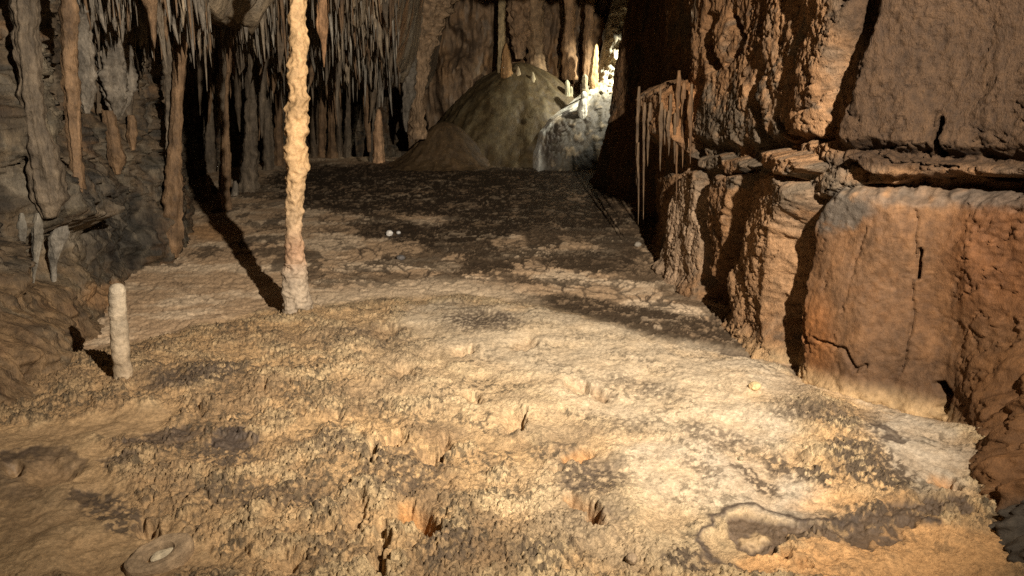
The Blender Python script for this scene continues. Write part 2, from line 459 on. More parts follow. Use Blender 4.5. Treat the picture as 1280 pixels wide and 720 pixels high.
    cracks = np.maximum(sst(.78, .90, sc), .85 * sst(.76, .9, sc2)) * sst(225, 262, v) * sst(-.35, .05, fbm(X * .9, Y * .9, 3, .5, 121) + .2) * (1 - .7 * sst(470, 300, u))
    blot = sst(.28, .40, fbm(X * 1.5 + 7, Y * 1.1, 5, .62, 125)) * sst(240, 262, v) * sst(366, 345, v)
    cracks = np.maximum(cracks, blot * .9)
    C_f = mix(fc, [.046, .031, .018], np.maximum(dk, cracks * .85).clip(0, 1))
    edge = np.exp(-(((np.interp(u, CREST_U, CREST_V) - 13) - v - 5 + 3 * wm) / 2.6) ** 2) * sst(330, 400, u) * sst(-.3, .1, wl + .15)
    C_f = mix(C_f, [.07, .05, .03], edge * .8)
    orangef = 1 - sst(.4, 1.1, ell(u, v, 265, 290, 45, 14, 0))
    C_f = mix(C_f, [.42, .22, .08], orangef * .6)
    C_f = mix(C_f, [.52, .40, .26], shore * .85)
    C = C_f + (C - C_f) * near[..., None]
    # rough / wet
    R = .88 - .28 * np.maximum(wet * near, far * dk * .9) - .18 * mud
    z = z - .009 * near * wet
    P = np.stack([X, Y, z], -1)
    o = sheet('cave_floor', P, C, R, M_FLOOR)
    ab = o.data.attributes.new('Bmp', 'FLOAT', 'POINT')
    ab.data.foreach_set('value', (near * (1 - .45 * smooth) * (1 - .6 * mud) * (1 - .6 * wet) + .30 * far).astype(np.float32).ravel())
    tag(o, 'tan crusted calcite cave floor with dark wet patches and small holes', None, None, 'structure')
    return X, Y, z


FX, FY, FZ = build_floor()


# ------------------------------------------------------------------ walls as upright sheets with real relief
def catmull(pts, step):
    pts = np.array(pts, float)
    P = np.vstack([2 * pts[0] - pts[1], pts, 2 * pts[-1] - pts[-2]])
    out = []
    for i in range(1, len(P) - 2):
        t = np.linspace(0, 1, 60, endpoint=False)[:, None]
        a, b, c, d = P[i - 1:i + 3]
        out.append(.5 * (2 * b + (c - a) * t + (2 * a - 5 * b + 4 * c - d) * t ** 2 + (3 * b - a - 3 * c + d) * t ** 3))
    out = np.vstack(out + [P[-2:-1]])
    L = np.concatenate([[0], np.cumsum(np.hypot(*np.diff(out, axis=0).T))])
    s = np.arange(0, L[-1], step)
    return s, np.stack([np.interp(s, L, out[:, 0]), np.interp(s, L, out[:, 1])], 1)


def resample(s, Q, s2):
    return np.stack([np.interp(s2, s, Q[:, 0]), np.interp(s2, s, Q[:, 1])], 1)


def smooth1(a, n):
    k = np.hanning(n + 2)[1:-1]; k /= k.sum()
    p = np.vstack([np.repeat(a[:1], n, 0), a, np.repeat(a[-1:], n, 0)])
    return np.stack([np.convolve(p[:, i], k, 'same') for i in range(a.shape[1])], 1)[n:-n]


def build_right_wall():
    path = [(2.9, -3), (2.75, -1), (2.45, 0.8), (2.05, 1.8), (1.84, 2.36), (2.06, 3.0), (2.27, 3.52)]
    for p in [(1060, 497), (985, 467), (950, 432), (900, 387), (850, 352), (803, 305)]:
        path.append(tuple(ground_at(*p)[:2]))
    path += [(1.72, 9.2), (1.66, 10.6), (1.42, 11.8), (1.75, 12.7), (2.9, 13.5), (4.5, 13.8)]
    s0, Q0 = catmull(path, .01)
    T = np.gradient(smooth1(Q0, 41), axis=0); T /= np.linalg.norm(T, axis=1)[:, None]
    N0 = smooth1(np.stack([-T[:, 1], T[:, 0]], 1), 61); N0 /= np.linalg.norm(N0, axis=1)[:, None]
    # finer where it is in view
    den = np.where((Q0[:, 1] > 1.9) & (Q0[:, 1] < 12.5), 1 / np.clip(.0022 * np.hypot(Q0[:, 0], Q0[:, 1]), .007, .016), 1 / .05)
    cum = np.concatenate([[0], np.cumsum(den[:-1] * np.diff(s0))])
    s = np.interp(np.arange(0, cum[-1]), cum, s0)
    Q = resample(s0, Q0, s); N = resample(s0, N0, s)
    z = np.concatenate([np.arange(-.25, 2.3, .0075), np.arange(2.3, 4.8, .035)])
    S, Z = np.meshgrid(s, z)
    BX = np.repeat(Q[None, :, 0], len(z), 0); BY = np.repeat(Q[None, :, 1], len(z), 0)
    NX = np.repeat(N[None, :, 0], len(z), 0); NY = np.repeat(N[None, :, 1], len(z), 0)
    u, v = proj(BX + .04 * NX, BY + .04 * NY, Z)
    back = BY < .7
    u = np.where(back, 3000, u)
    ex = np.clip(900 / np.maximum(BY, 1.5), 60, 400)
    w1 = fbm(S * 5, Z * 4, 4, .55, 201); w2 = fbm(S * 5 + 9, Z * 5, 4, .55, 211)
    w3 = fbm(S * 20, Z * 14, 3, .6, 221)
    uj = u + (.028 * w1 + .010 * w3) * ex * np.clip(.35 + 0 * u, 0, 1) ; vj = v + (.03 * w2 + .010 * w3) * ex * .8
    blocks = [  # name, outline as seen, how far it stands out, rounding, label
        ('rock_block', [(986, 520), (975, 440), (979, 380), (990, 300), (1003, 256), (1022, 238), (1060, 226), (1078, 232), (1110, 237), (1160, 238), (1238, 238), (1262, 228), (1800, 240), (2200, 1400), (1100, 700)], .155, 17),
        ('rock_block', [(905, 520), (912, 380), (926, 300), (938, 245), (952, 212), (985, 212), (996, 240), (975, 300), (960, 400), (966, 500)], .26, 8),
        ('rock_block', [(896, 216), (934, 216), (911, 320), (897, 362), (884, 330), (888, 268)], .28, 6),
        ('rock_block', [(834, 232), (858, 206), (884, 212), (878, 262), (888, 304), (882, 335), (880, 420), (815, 370), (826, 290)], .235, 8),
        ('rock_block', [(810, 218), (834, 214), (830, 262), (818, 300), (820, 345), (800, 330), (806, 262)], .08, 6),
        ('ledge_rock', [(872, 196), (900, 187), (930, 199), (938, 211), (922, 221), (886, 219), (871, 209)], .22, 7),
        ('ledge_rock', [(945, 194), (965, 185), (1000, 194), (1019, 206), (1014, 219), (990, 225), (956, 215)], .27, 8),
        ('rock_ledge', [(1050, 200), (1060, 187), (1110, 190), (1180, 199), (1300, 209), (1800, 235), (1800, 262), (1290, 239), (1235, 225), (1195, 222), (1150, 226), (1092, 221), (1073, 214)], .215, 7),
        ('rock_block', [(1105, -120), (1078, 30), (1048, 110), (1030, 155), (1030, 185), (1062, 192), (1150, 197), (1300, 207), (1800, 230), (1900, -600), (1105, -600)], .19, 18),
        ('rock_block', [(838, -600), (1078, -600), (1076, -60), (1056, 20), (1027, 85), (1010, 130), (1000, 170), (960, 187), (930, 190), (880, 190), (852, 180), (840, 110), (846, 60), (838, -60)], .17, 16),
        ('drapery', [(797, 118), (815, 102), (850, 96), (866, 115), (862, 205), (848, 185), (832, 190), (812, 182), (800, 160)], .40, 22),
    ]
    H = np.zeros_like(u); reg = np.zeros(u.shape, np.int32)
    for i, (nm, poly, h, w) in enumerate(blocks):
        d = sdpoly(uj, vj, poly)
        hh = h * np.clip(d / w, 0, 1) ** .55
        m = hh > H
        H = np.where(m, hh, H); reg = np.where(m & (d > 0), i + 1, reg)
    H = np.maximum(H, .10 * sst(.0, 1.0, sdpoly(uj, vj, [(868, 176), (1030, 176), (1300, 196), (1800, 210), (1800, 250), (1240, 250), (1232, 216), (1150, 218), (1146, 228), (1112, 236), (1074, 232), (1050, 236), (1000, 250), (870, 236)]) / 5))
    H -= .17
    H -= np.clip(2.27 + (3.52 - BY) * .72 - BX, 0, 1.6) * sst(.05, .80, Z + .12 * w1) * (BY < 3.52)
    H += sst(9.5, 11.5, BY) * (.16 - .16 * np.clip(Z - .8, -.5, 3))
    # open cracks and slots
    for pts, wd, dp in [([(942, 85), (936, 120), (940, 150), (946, 192)], 5, .12), ([(1140, 262), (1141, 310), (1135, 360), (1137, 400), (1122, 470)], 2.0, .025), ([(1146, 320), (1142, 350)], 2.2, .08),
                        ([(884, 22), (878, 55), (890, 82)], 8, .12), ([(905, 20), (922, 50), (905, 80)], 4, .08), ([(965, 120), (958, 150), (972, 168)], 3.5, .06),
                        ([(1174, 150), (1168, 175), (1172, 190)], 5, .14), ([(1166, 482), (1172, 495), (1168, 514)], 5.5, .16), ([(1262, 185), (1258, 202)], 3, .08),
                        ([(940, 312), (936, 335), (944, 360)], 2.5, .06), ([(1010, 425), (1050, 440), (1065, 465), (1080, 460)], 2.2, .03), ([(1000, 300), (992, 340), (996, 430)], 3, .05),
                        ([(1230, 425), (1215, 450), (1207, 500), (1190, 560)], 4, .05), ([(1280, 380), (1255, 470), (1225, 540)], 5, .06), ([(1060, 188), (1120, 200), (1200, 212)], 2, .05),
                        ([(1205, 222), (1250, 226), (1300, 220)], 2.5, .08), ([(1015, 110), (985, 140), (975, 175)], 2, .03), ([(1078, 285), (1060, 330), (1045, 390)], 1.5, .012),
                        ([(1225, 275), (1232, 310), (1225, 350)], 2, .03), ([(1000, 20), (975, 70), (965, 110)], 3, .05), ([(862, 120), (852, 150), (858, 190)], 3, .05)]:
        dd = dline(uj, vj, pts)
        H -= dp * (1 - sst(.3, 1.0, dd / (wd * 1.25)))
    # rock relief
    H += .050 * fbm(S * 1.3, Z * 1.0, 3, .5, 231)
    face = sst(975, 1010, u) * sst(230, 250, v) * sst(1215, 1170, u)
    ubf = sst(1055, 1090, u) * sst(185, 165, v)
    rough = (1 - .74 * face) * (1 - .45 * ubf) * .78
    f1, f2, cid = worley(S * 5 + .5 * w1, Z * 3 + .5 * w2, 7)
    H += rough * (.035 * (cid - .5) * sst(.02, .16, f2 - f1) - .018 * sst(.09, .0, f2 - f1))
    rv = ridged(S * 6 + .4 * w1, Z * 1.4 + .4 * w2, 3, 241)
    H -= rough * .045 * sst(.78, .98, rv)
    H += rough * .020 * w1 + .010 * rough * w3 + .0045 * fbm(S * 45, Z * 36, 3, .6, 251) * (.5 + .5 * rough)
    # rough orange foot and rubble at the near corner
    corner = sst(1165, 1230, u) * sst(380, 460, v)
    k1, k2, kid = worley(S * 11 + .3 * w1, Z * 8, 9)
    H += corner * (.05 * (1 - k1) * kid)
    rub = (1 - sst(.8, 1.1, ell(uj, vj, 1285, 650, 60, 75, 0)))
    q1, q2, qid = worley(S * 16 + .2 * w1, Z * 14, 10)
    H += rub * (.10 * (1 - q1) - .03)
    foot = sst(.14, 0, Z - zbase(BX, BY)) * (BY > 2.6)
    H += .05 * foot * (1 + .6 * w1)
    # colour
    b1 = fbm(S * 1.5, Z * 1.1, 4, .55, 261); b2 = fbm(S * 7, Z * 1.6, 4, .6, 271); b3 = fbm(S * 9, Z * 9, 4, .6, 281)
    C = np.zeros(u.shape + (3,)) + np.array([.235, .130, .060])
    C = mix(C, [.17, .088, .037], sst(-.2, .6, b1 + .4 * b2))
    C = mix(C, [.11, .080, .05], sst(.0, .6, -b1 + .35 * b3))
    C = mix(C, [.21, .135, .077], sst(.25, .8, b2 + .3 * b3) * .6)
    C = mix(C, [.07, .052, .035], sst(.3, .8, b3 - .3 * b2) * .55)
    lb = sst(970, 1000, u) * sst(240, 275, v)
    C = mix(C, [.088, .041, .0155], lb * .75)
    C = mix(C, [.112, .061, .029], (1 - sst(.2, 1.1, ell(uj, vj, 1085, 350, 90, 120, 15))) * .75 * sst(-.5, .4, b3 + .3))
    C = mix(C, [.19, .076, .022], (1 - sst(.3, 1.1, ell(uj, vj, 1010, 425, 34, 70, 0))) * .75)
    C = mix(C, [.115, .045, .014], (1 - sst(.4, 1.1, ell(uj, vj, 1240, 320, 80, 130, 0))) * .7)
    C = mix(C, [.15, .068, .022], corner * .6)
    C = mix(C, [.27, .155, .075], (1 - sst(.6, 1.1, ell(uj, vj, 945, 320, 38, 110, 5))) * .8)
    C = mix(C, [.36, .25, .155], (1 - sst(.6, 1.1, ell(uj, vj, 850, 290, 40, 85, 5))) * .85)
    C = mix(C, [.042, .0225, .0095], sst(1000, 1060, u) * sst(225, 200, v))  # upper right darkened in the colour to stand for weaker lamp light
    C = mix(C, [.34, .16, .06], (1 - sst(.5, 1.1, ell(uj, vj, 856, 135, 14, 60, 0))) * .7)
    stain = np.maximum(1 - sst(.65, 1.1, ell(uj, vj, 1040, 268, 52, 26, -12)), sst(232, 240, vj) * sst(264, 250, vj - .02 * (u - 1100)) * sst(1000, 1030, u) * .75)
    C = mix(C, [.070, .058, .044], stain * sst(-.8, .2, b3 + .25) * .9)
    dst = 0 * sst(1180, 1230, u) * (1 - sst(.3, 1.1, ell(uj, vj, 1260, 140, 80, 60, 10)))
    C = mix(C, [.08, .07, .055], dst * .6)
    C = mix(C, [.06, .05, .036], rub * .95)
    C = mix(C, [.50, .34, .17], foot * sst(900, 1000, u) * .8 * (1 - rub))
    C = mix(C, [.6, .5, .36], (1 - sst(.6, 1.0, ell(u, v, 858, 20, 5, 9, 0))) * .9)
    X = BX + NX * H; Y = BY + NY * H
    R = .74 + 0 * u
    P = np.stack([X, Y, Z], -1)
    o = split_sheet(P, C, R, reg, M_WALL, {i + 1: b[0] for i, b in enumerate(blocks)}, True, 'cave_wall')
    if 1 in o: o[1].data.materials[0] = M_BLOCK
    tag(o[0], 'brown cracked limestone cave wall of big blocks along the right side', None, None, 'structure')
    labs = {1: 'big smooth orange brown lower block', 2: 'orange striated upright slab', 4: 'grey upright slab', 8: 'thin overhanging ledge', 9: 'large dull brown upper block', 10: 'fissured upper block', 11: 'ragged drapery the thin stalactites hang from'}
    for k, t in labs.items():
        if k in o: o[k]['label'] = t
    return o


RW = build_right_wall()


def build_left_wall():
    path = [(-2.7, -3), (-2.75, 0), (-2.62, 1.6)]
    for p in [(-60, 585), (60, 503), (112, 420), (160, 345), (215, 322), (238, 285)]:
        path.append(tuple(ground_at(*p)[:2]))
    path += [(-4.6, 10.2), (-5.2, 11.5), (-5.3, 13.4), (-4.0, 15.2), (-2.2, 15.8)]
    s0, Q0 = catmull(path, .01)
    T = np.gradient(smooth1(Q0, 81), axis=0); T /= np.linalg.norm(T, axis=1)[:, None]
    N0 = smooth1(np.stack([T[:, 1], -T[:, 0]], 1), 101); N0 /= np.linalg.norm(N0, axis=1)[:, None]
    den = np.where((Q0[:, 1] > 2.2), 1 / np.clip(.0026 * np.hypot(Q0[:, 0], Q0[:, 1]), .008, .03), 1 / .06)
    cum = np.concatenate([[0], np.cumsum(den[:-1] * np.diff(s0))])
    s = np.interp(np.arange(0, cum[-1]), cum, s0)
    Q = resample(s0, Q0, s); N = resample(s0, N0, s)
    z = np.concatenate([np.arange(-.25, 2.7, .011), np.arange(2.7, 4.2, .05)])
    S, Z = np.meshgrid(s, z)
    BX = np.repeat(Q[None, :, 0], len(z), 0); BY = np.repeat(Q[None, :, 1], len(z), 0)
    NX = np.repeat(N[None, :, 0], len(z), 0); NY = np.repeat(N[None, :, 1], len(z), 0)
    w1 = fbm(S * 3, Z * 2.4, 4, .55, 301); w2 = fbm(S * 3 + 9, Z * 3, 4, .55, 311); w3 = fbm(S * 14, Z * 9, 3, .6, 321)
    nearf = sst(6.2, 4.6, BY)
    lean = -nearf * (.55 * np.clip(Z, 0, .75)) - (1 - nearf) * .12 * np.clip(Z, 0, 1.4)
    u, v = proj(BX + lean * NX, BY + lean * NY, Z)
    u = np.where(BY < .7, -3000, u)
    H = lean.copy()
    uj = u + 10 * w1; vj = v + 8 * w2
    # overhanging pale lumps above the mud slope
    for (a, b, ra, rb, amp) in [(40, 245, 62, 56, .40), (45, 338, 46, 30, -.20), (75, 270, 22, 30, .10), (5, 120, 36, 130, .24), (5, 335, 18, 40, .12), (150, 215, 60, 46, .07), (195, 225, 36, 100, .10), (190, 300, 46, 40, .10), (110, 300, 34, 30, .10), (40, 430, 60, 50, .10), (125, 120, 50, 50, -.15), (60, 130, 30, 90, -.3)]:
        H += amp * (1 - sst(.35, 1.05, ell(uj, vj, a, b, ra, rb)))
    up = sst(.7, 1.3, Z)
    flute = ridged(S * 2.6 + .3 * w1, Z * .35 + .3 * w1, 2, 331)
    fl2 = ridged(S * 8 + .5 * w1, Z * .9 + .3 * w1, 2, 335)
    far = sst(5, 7, BY)
    H += (.25 + .75 * far) * up * (.22 * (flute - .6) + .07 * (fl2 - .6)) + .08 * w1 + .022 * w3
    # scales of flowstone and knobbly crust
    f1, f2, cid = worley(S * 7 + .6 * w1, Z * 9 + .5 * w2, 17)
    H += (.035 * (1 - f1) * cid) * (1 - .5 * up)
    g1, g2, gid = worley(S * 22 + .6 * w1, Z * 20, 18)
    low = nearf * sst(.75, .45, Z)
    H += low * .02 * (1 - g1) + .008 * fbm(S * 34, Z * 22, 3, .6, 341) + .034 * fbm(S * 17 + .5 * w1, Z * 5, 3, .55, 343) * (1 - low)
    tier = (Z * 2.3 + 1.5 * w1 + .6 * fl2 + .5 * w2 + .4 * np.sin(S * 2.1)) % 1.0
    H += (.075 * (1 - tier) * sst(0, .07, tier) - .03) * (.3 + .9 * fl2) * sst(.45, .8, Z + .2 * w2)
    b1 = fbm(S * 1.2, Z * 1.0, 4, .55, 351); b2 = fbm(S * 6, Z * 1.2, 4, .6, 361); b3 = fbm(S * 7, Z * 7, 4, .6, 371)
    C = np.zeros(u.shape + (3,)) + np.array([.150, .112, .070])
    C = mix(C, [.20, .120, .060], sst(.0, .6, b1 + .4 * b2) * .8)
    C = mix(C, [.21, .185, .135], sst(.1, .7, b2 - .2 * b1) * .8)
    C = mix(C, [.055, .054, .044], sst(.15, .6, b3 + .2 * b1) * .8)
    C = mix(C, [.062, .060, .050], (1 - sst(.5, 1.1, ell(uj, vj, 130, 290, 75, 62, 20))) * .85)
    C = mix(C, [.07, .066, .054], (1 - sst(.5, 1.1, ell(uj, vj, 20, 240, 70, 30, 0))) * .6)
    C = mix(C, [.31, .275, .215], (1 - sst(.3, 1.1, ell(uj, vj, 60, 295, 50, 34, 0))) * .8)
    C = mix(C, [.27, .24, .175], (1 - sst(.3, 1.1, ell(uj, vj, 5, 140, 30, 110, 0))) * .6)
    C = mix(C, [.29, .195, .105], low * .8 * sst(-.6, .3, b3 + .2))
    C = mix(C, [.20, .175, .12], low * sst(.0, .6, -b1 + .4 * b3) * .6)
    b4 = fbm(S * 15, Z * 2.2, 3, .6, 381)
    C = mix(C, C * .45, sst(.05, .5, b4) * .8 * (1 - low)); C = mix(C, [.25, .22, .17], sst(.15, .6, -b4) * .5 * (1 - low))
    C = C * np.array([.53, .49, .43])
    C = mix(C, [.30, .165, .07], (1 - sst(.5, 1.1, ell(uj, vj, 130, 372, 40, 24, 0))) * .6)
    X = BX + NX * H; Y = BY + NY * H
    o = sheet('cave_wall', np.stack([X, Y, Z], -1), C, .7 - .12 * sst(0, .5, b2), M_LEFT)
    tag(o, 'grey brown dripstone cave wall with a mud slope along the left side', None, None, 'structure')
    return o


LW = build_left_wall()


def build_back_wall():
    s = np.arange(-5.5, 5.5, .028); z = np.arange(0, 5.6, .035)
    S, Z = np.meshgrid(s, z)
    w1 = fbm(S * 1.6, Z * 1.1, 4, .55, 401); w2 = fbm(S * 5, Z * 1.6, 3, .6, 411)
    Y = 16.6 + .0 * S - .55 * sst(-1.6, -.4, S) * sst(2.0, 3.0, Z) * sst(1.2, .2, S)
    fl = ridged(S * 1.5 + .3 * w1, Z * .22 + .2 * w1, 2, 421)
    Y -= .55 * (fl - .55) + .18 * ridged(S * 5 + .3 * w1, Z * .5, 2, 431) + .12 * w1 + .03 * w2
    # bulge beside the dome
    Y -= .9 * (1 - sst(.3, 1.0, np.hypot((S + 1.1) / .95, (Z - 2.0) / .95)))
    Y += 1.6 * (1 - sst(.5, 1.0, np.hypot((S + 2.6) / .75, (Z - 1.2) / 1.1)))
    C = np.zeros(S.shape + (3,)) + np.array([.24, .155, .085])
    C = mix(C, [.30, .175, .08], sst(0, .6, w1)); C = mix(C, [.10, .07, .045], sst(.0, .6, -w2 - .3 * w1) * .7)
    C = mix(C, [.30, .25, .19], sst(.3, .7, w2) * .5)
    C = mix(C, [.16, .11, .065], sst(-.6, -1.2, S) * .4)  # left part darkened in the colour to deepen the shade behind the columns
    o = sheet('cave_wall', np.stack([S, Y, Z], -1), C, .75 + 0 * S, M_FAR)
    tag(o, 'dim brown fluted cave wall closing the far end of the chamber', None, None, 'structure')


build_back_wall()


def zceil(X, Y):
    low = 2.86 - .175 * (Y - 9)
    a = sst(6.2, 8.6, Y)
    left = sst(-1.0, -1.9, X + .0 * Y)
    lowz = np.clip(low, 2.1, 3.3)
    lf = sst(-2.3, -2.9, X) * sst(5.2, 6.2, Y) * sst(9.6, 8.4, Y)
    return (1 - lf) * _zc(X, Y, a, left, lowz) + lf * 2.55


def _zc(X, Y, a, left, lowz):
    return 3.35 + a * left * (lowz - 3.35) + (1 - left) * sst(7, 12, Y) * 1.7


def build_ceiling():
    x = np.arange(-6, 5, .05); y = np.concatenate([np.arange(-3, 6, .2), np.arange(6, 17.5, .05)])
    X, Y = np.meshgrid(x, y)
    w = fbm(X * 1.3, Y * 1.3, 4, .55, 501); w2 = fbm(X * 5, Y * 5, 3, .55, 511)
    f1, f2, cid = worley(X * 5, Y * 4, 21)
    Z = zceil(X, Y) + .16 * w + .05 * w2 - .16 * (1 - f1) ** 2 * cid * sst(6.5, 8, Y)
    C = np.zeros(X.shape + (3,)) + np.array([.19, .145, .09])
    C = mix(C, [.23, .13, .06], sst(.1, .5, w)); C = mix(C, [.26, .22, .16], sst(.1, .5, w2) * .6)
    o = sheet('cave_ceiling', np.stack([X, Y, Z], -1), C, .75 + 0 * X, M_LEFT, flip=True)
    tag(o, 'low stalactite covered cave ceiling', None, None, 'structure')


build_ceiling()


# ------------------------------------------------------------------ dripstones turned on a wandering axis
def lathe_mesh(name, axis, rad, cols, mat, seg=20, lump=.12, lump_s=12.0, ring=.05, ring_s=30.0, seed=0, flute=0.0, rough=.7, cap=True, round_top=False):
    """axis (n,3) in metres, rad (n), cols (n,3); ends are closed"""
    n = len(axis)
    th = np.linspace(0, 2 * math.pi, seg + 1)
    A = np.repeat(axis[:, None, :], seg + 1, 1).astype(float)
    cx, cy = np.cos(th)[None, :], np.sin(th)[None, :]
    r = np.repeat(rad[:, None], seg + 1, 1)
    zz = A[..., 2]
    qx = (cx * rad[:, None] + seed * 3.1); qy = cy * rad[:, None] + 1.7
    d = lump * perlin3(qx * lump_s, qy * lump_s, zz * lump_s, seed) + .5 * lump * perlin3(qx * lump_s * 2.3, qy * lump_s * 2.3, zz * lump_s * 2.3, seed + 1)
    d = d + ring * perlin3(qx * 4, qy * 4, zz * ring_s, seed + 2)
    if flute: d = d + flute * np.abs(perlin3(cx * 2.2 + seed + 0 * zz, cy * 2.2 + 0 * zz, zz * .8, seed + 5)) * 2 - flute * .5
    r = r * (1 + d)
    P = np.stack([A[..., 0] + cx * r, A[..., 1] + cy * r, zz], -1)
    C = np.repeat(cols[:, None, :], seg + 1, 1) * (1 + .35 * perlin3(qx * 9, qy * 9, zz * 9, seed + 7))[..., None]
    V = np.vstack([P.reshape(-1, 3), axis[:1], axis[-1:]])
    F = quads(n, seg + 1)
    a = np.arange(seg)
    last = (n - 1) * (seg + 1)
    c0, c1 = n * (seg + 1), n * (seg + 1) + 1
    capF = np.concatenate([np.stack([np.full(seg // 2, c0), a[1::2] + 1, a[1::2], a[::2]], 1),
                           np.stack([np.full(seg // 2, c1), last + a[::2], last + a[1::2], last + a[1::2] + 1], 1)])
    CC = np.vstack([C.reshape(-1, 3), cols[:1], cols[-1:]])
    return mesh_from(name, V, np.concatenate([F, capF]), CC, rough, mat)


def interp_pts(pts, n):
    p = np.array(pts, float)
    t = np.concatenate([[0], np.cumsum(np.maximum(np.abs(np.diff(p[:, 1])), .3 * np.abs(np.diff(p[:, 2]))))])
    tt = np.linspace(0, t[-1], n)
    return np.stack([np.interp(tt, t, p[:, i]) for i in range(3)], 1)


def drip(name, pts, Y, color, label, cat, group=None, n=60, seg=20, seed=None, color2=None, mat=None, hang=True, parent=None, rings=None, wav=.0, **kw):
    """pts: (u, v, half width) as seen in the photograph at distance Y, listed top to bottom"""
    pts = list(pts)
    if Y == 'F':                                   # stands on the floor where its foot is seen
        Y = ground_at(pts[-1][0], pts[-1][1])[1]
        pts.append((pts[-1][0], pts[-1][1] + 5, pts[-1][2] * 1.15))
    elif isinstance(Y, tuple):                     # grows from a wall: (wall, u, v, offset)
        Y = (wall_depth(Y[0], Y[1], Y[2]) or 14.5) + Y[3]
        if name in ('column', 'stalagmite'): pts += [(pts[-1][0] + .5, pts[-1][1] + 6, pts[-1][2] * .9), (pts[-1][0] + 1, pts[-1][1] + 22, pts[-1][2] * .45)]
    if hang and name in ('column', 'stalactite', 'drapery'):
        p0 = at(pts[0][0], pts[0][1], Y); zc = float(zceil(np.array(p0[0]), np.array(p0[1]))) + .2
        if p0[2] < zc:
            uu, vv = proj(np.array(p0[0]), np.array(Y), np.array(zc))
            pts.insert(0, (float(uu), float(vv), pts[0][2] * 1.35))
    q = interp_pts(pts, n)
    ax = np.array([at(a, b, Y) for a, b, _ in q])
    rad = q[:, 2] * px(Y)
    rad = rad * (1 + wav * perlin(q[:, 1] * .045 * Y / 6, 0 * rad + (seed or 0), 5) + .5 * wav * perlin(q[:, 1] * .13 * Y / 6, 0 * rad, 6))
    seed = seed if seed is not None else int(abs(hash((round(pts[0][0]), round(pts[-1][1])))) % 500)
    wob = .12 * rad.mean()
    ax[:, 0] += wob * perlin(ax[:, 2] * 5, 0 * ax[:, 2] + seed, seed); ax[:, 1] += wob * perlin(ax[:, 2] * 5, 0 * ax[:, 2] + seed + 9, seed)
    base = ax[np.argmin(ax[:, 2])].copy() if name not in ('stalactite', 'drapery') else ax[0].copy()
    t = np.linspace(0, 1, n)[:, None]
    cols = np.array(color)[None, :] * (1 - t) + np.array(color2 if color2 is not None else color)[None, :] * t
    if rings is not None: cols = rings(q[:, 1], cols)
    me = lathe_mesh(name, ax - base, rad, cols, mat or M_DRIP, seg=seg, seed=seed, **kw)
    o = add(name, me, base if parent is None else base - np.array(parent.location), parent)
    if label: tag(o, label, cat, group)
    return o


def mound_thing(name, label, cat, cx, cy, rx, ry, h, zb, p, color, color2, streak, seed, mat=None):
    t = np.linspace(0, 1, 70) ** .8; a = np.linspace(0, 2 * math.pi, 181)
    T, A = np.meshgrid(t, a, indexing='ij')
    w = perlin3(np.cos(A) * 1.6 + seed, np.sin(A) * 1.6, T * 1.2, seed)
    st = fbm(T * np.cos(A) * 5 + 1.5 * w + np.cos(A) * 2.5, T * np.sin(A) * 5 + np.sin(A) * 2.5 + seed, 5, .65, seed)
    r = T * (1 + .20 * w)
    z = h * (np.clip(1 - T ** p, 0, 1) ** (1 / 1.1) if p > 1 else np.exp(-(T / .47) ** 2)) + .05 * w * T + .03 * st * T - .15 * T
    r = r + .03 * st * T + .02 * perlin3(np.cos(A) * 5, np.sin(A) * 5, T * 6, seed + 4) * T
    P = np.stack([rx * r * np.cos(A), ry * r * np.sin(A), z], -1)
    C = np.zeros(T.shape + (3,)) + np.array(color)
    run = fbm(np.cos(A) * 9 + .5 * w, np.sin(A) * 9 + .8 * T, 3, .6, seed + 3)
    C = mix(C, color2, sst(-.1, .6, st) * streak); C = mix(C, np.array(color2) * 1.25, sst(.1, .6, run) * sst(.25, .6, T) * .6); C = mix(C, np.array(color) * .6, sst(.1, .6, -st) * .3)
    me = mesh_from(name, P.reshape(-1, 3), quads(*T.shape), C.reshape(-1, 3), .6, mat or M_FAR)
    o = add(name, me, (cx, cy, zb)); tag(o, label, cat)
    return o


c = at(644, 205, 15.3)
DOME = mound_thing('flowstone_dome', 'big smooth brown flowstone dome at the far end of the chamber', 'flowstone', c[0] + .10, 15.4, 2.35, 1.75, 1.90, .62, 1.55, (.070, .047, .019), (.100, .076, .038), .7, 601)
c = at(556, 200, 13.9)
mound_thing('flowstone_mound', 'low brown apron mound in front of the left side of the dome', 'flowstone', c[0], 14.0, 1.75, 1.2, .84, .52, .80, (.075, .047, .021), (.10, .062, .029), .5, 611)


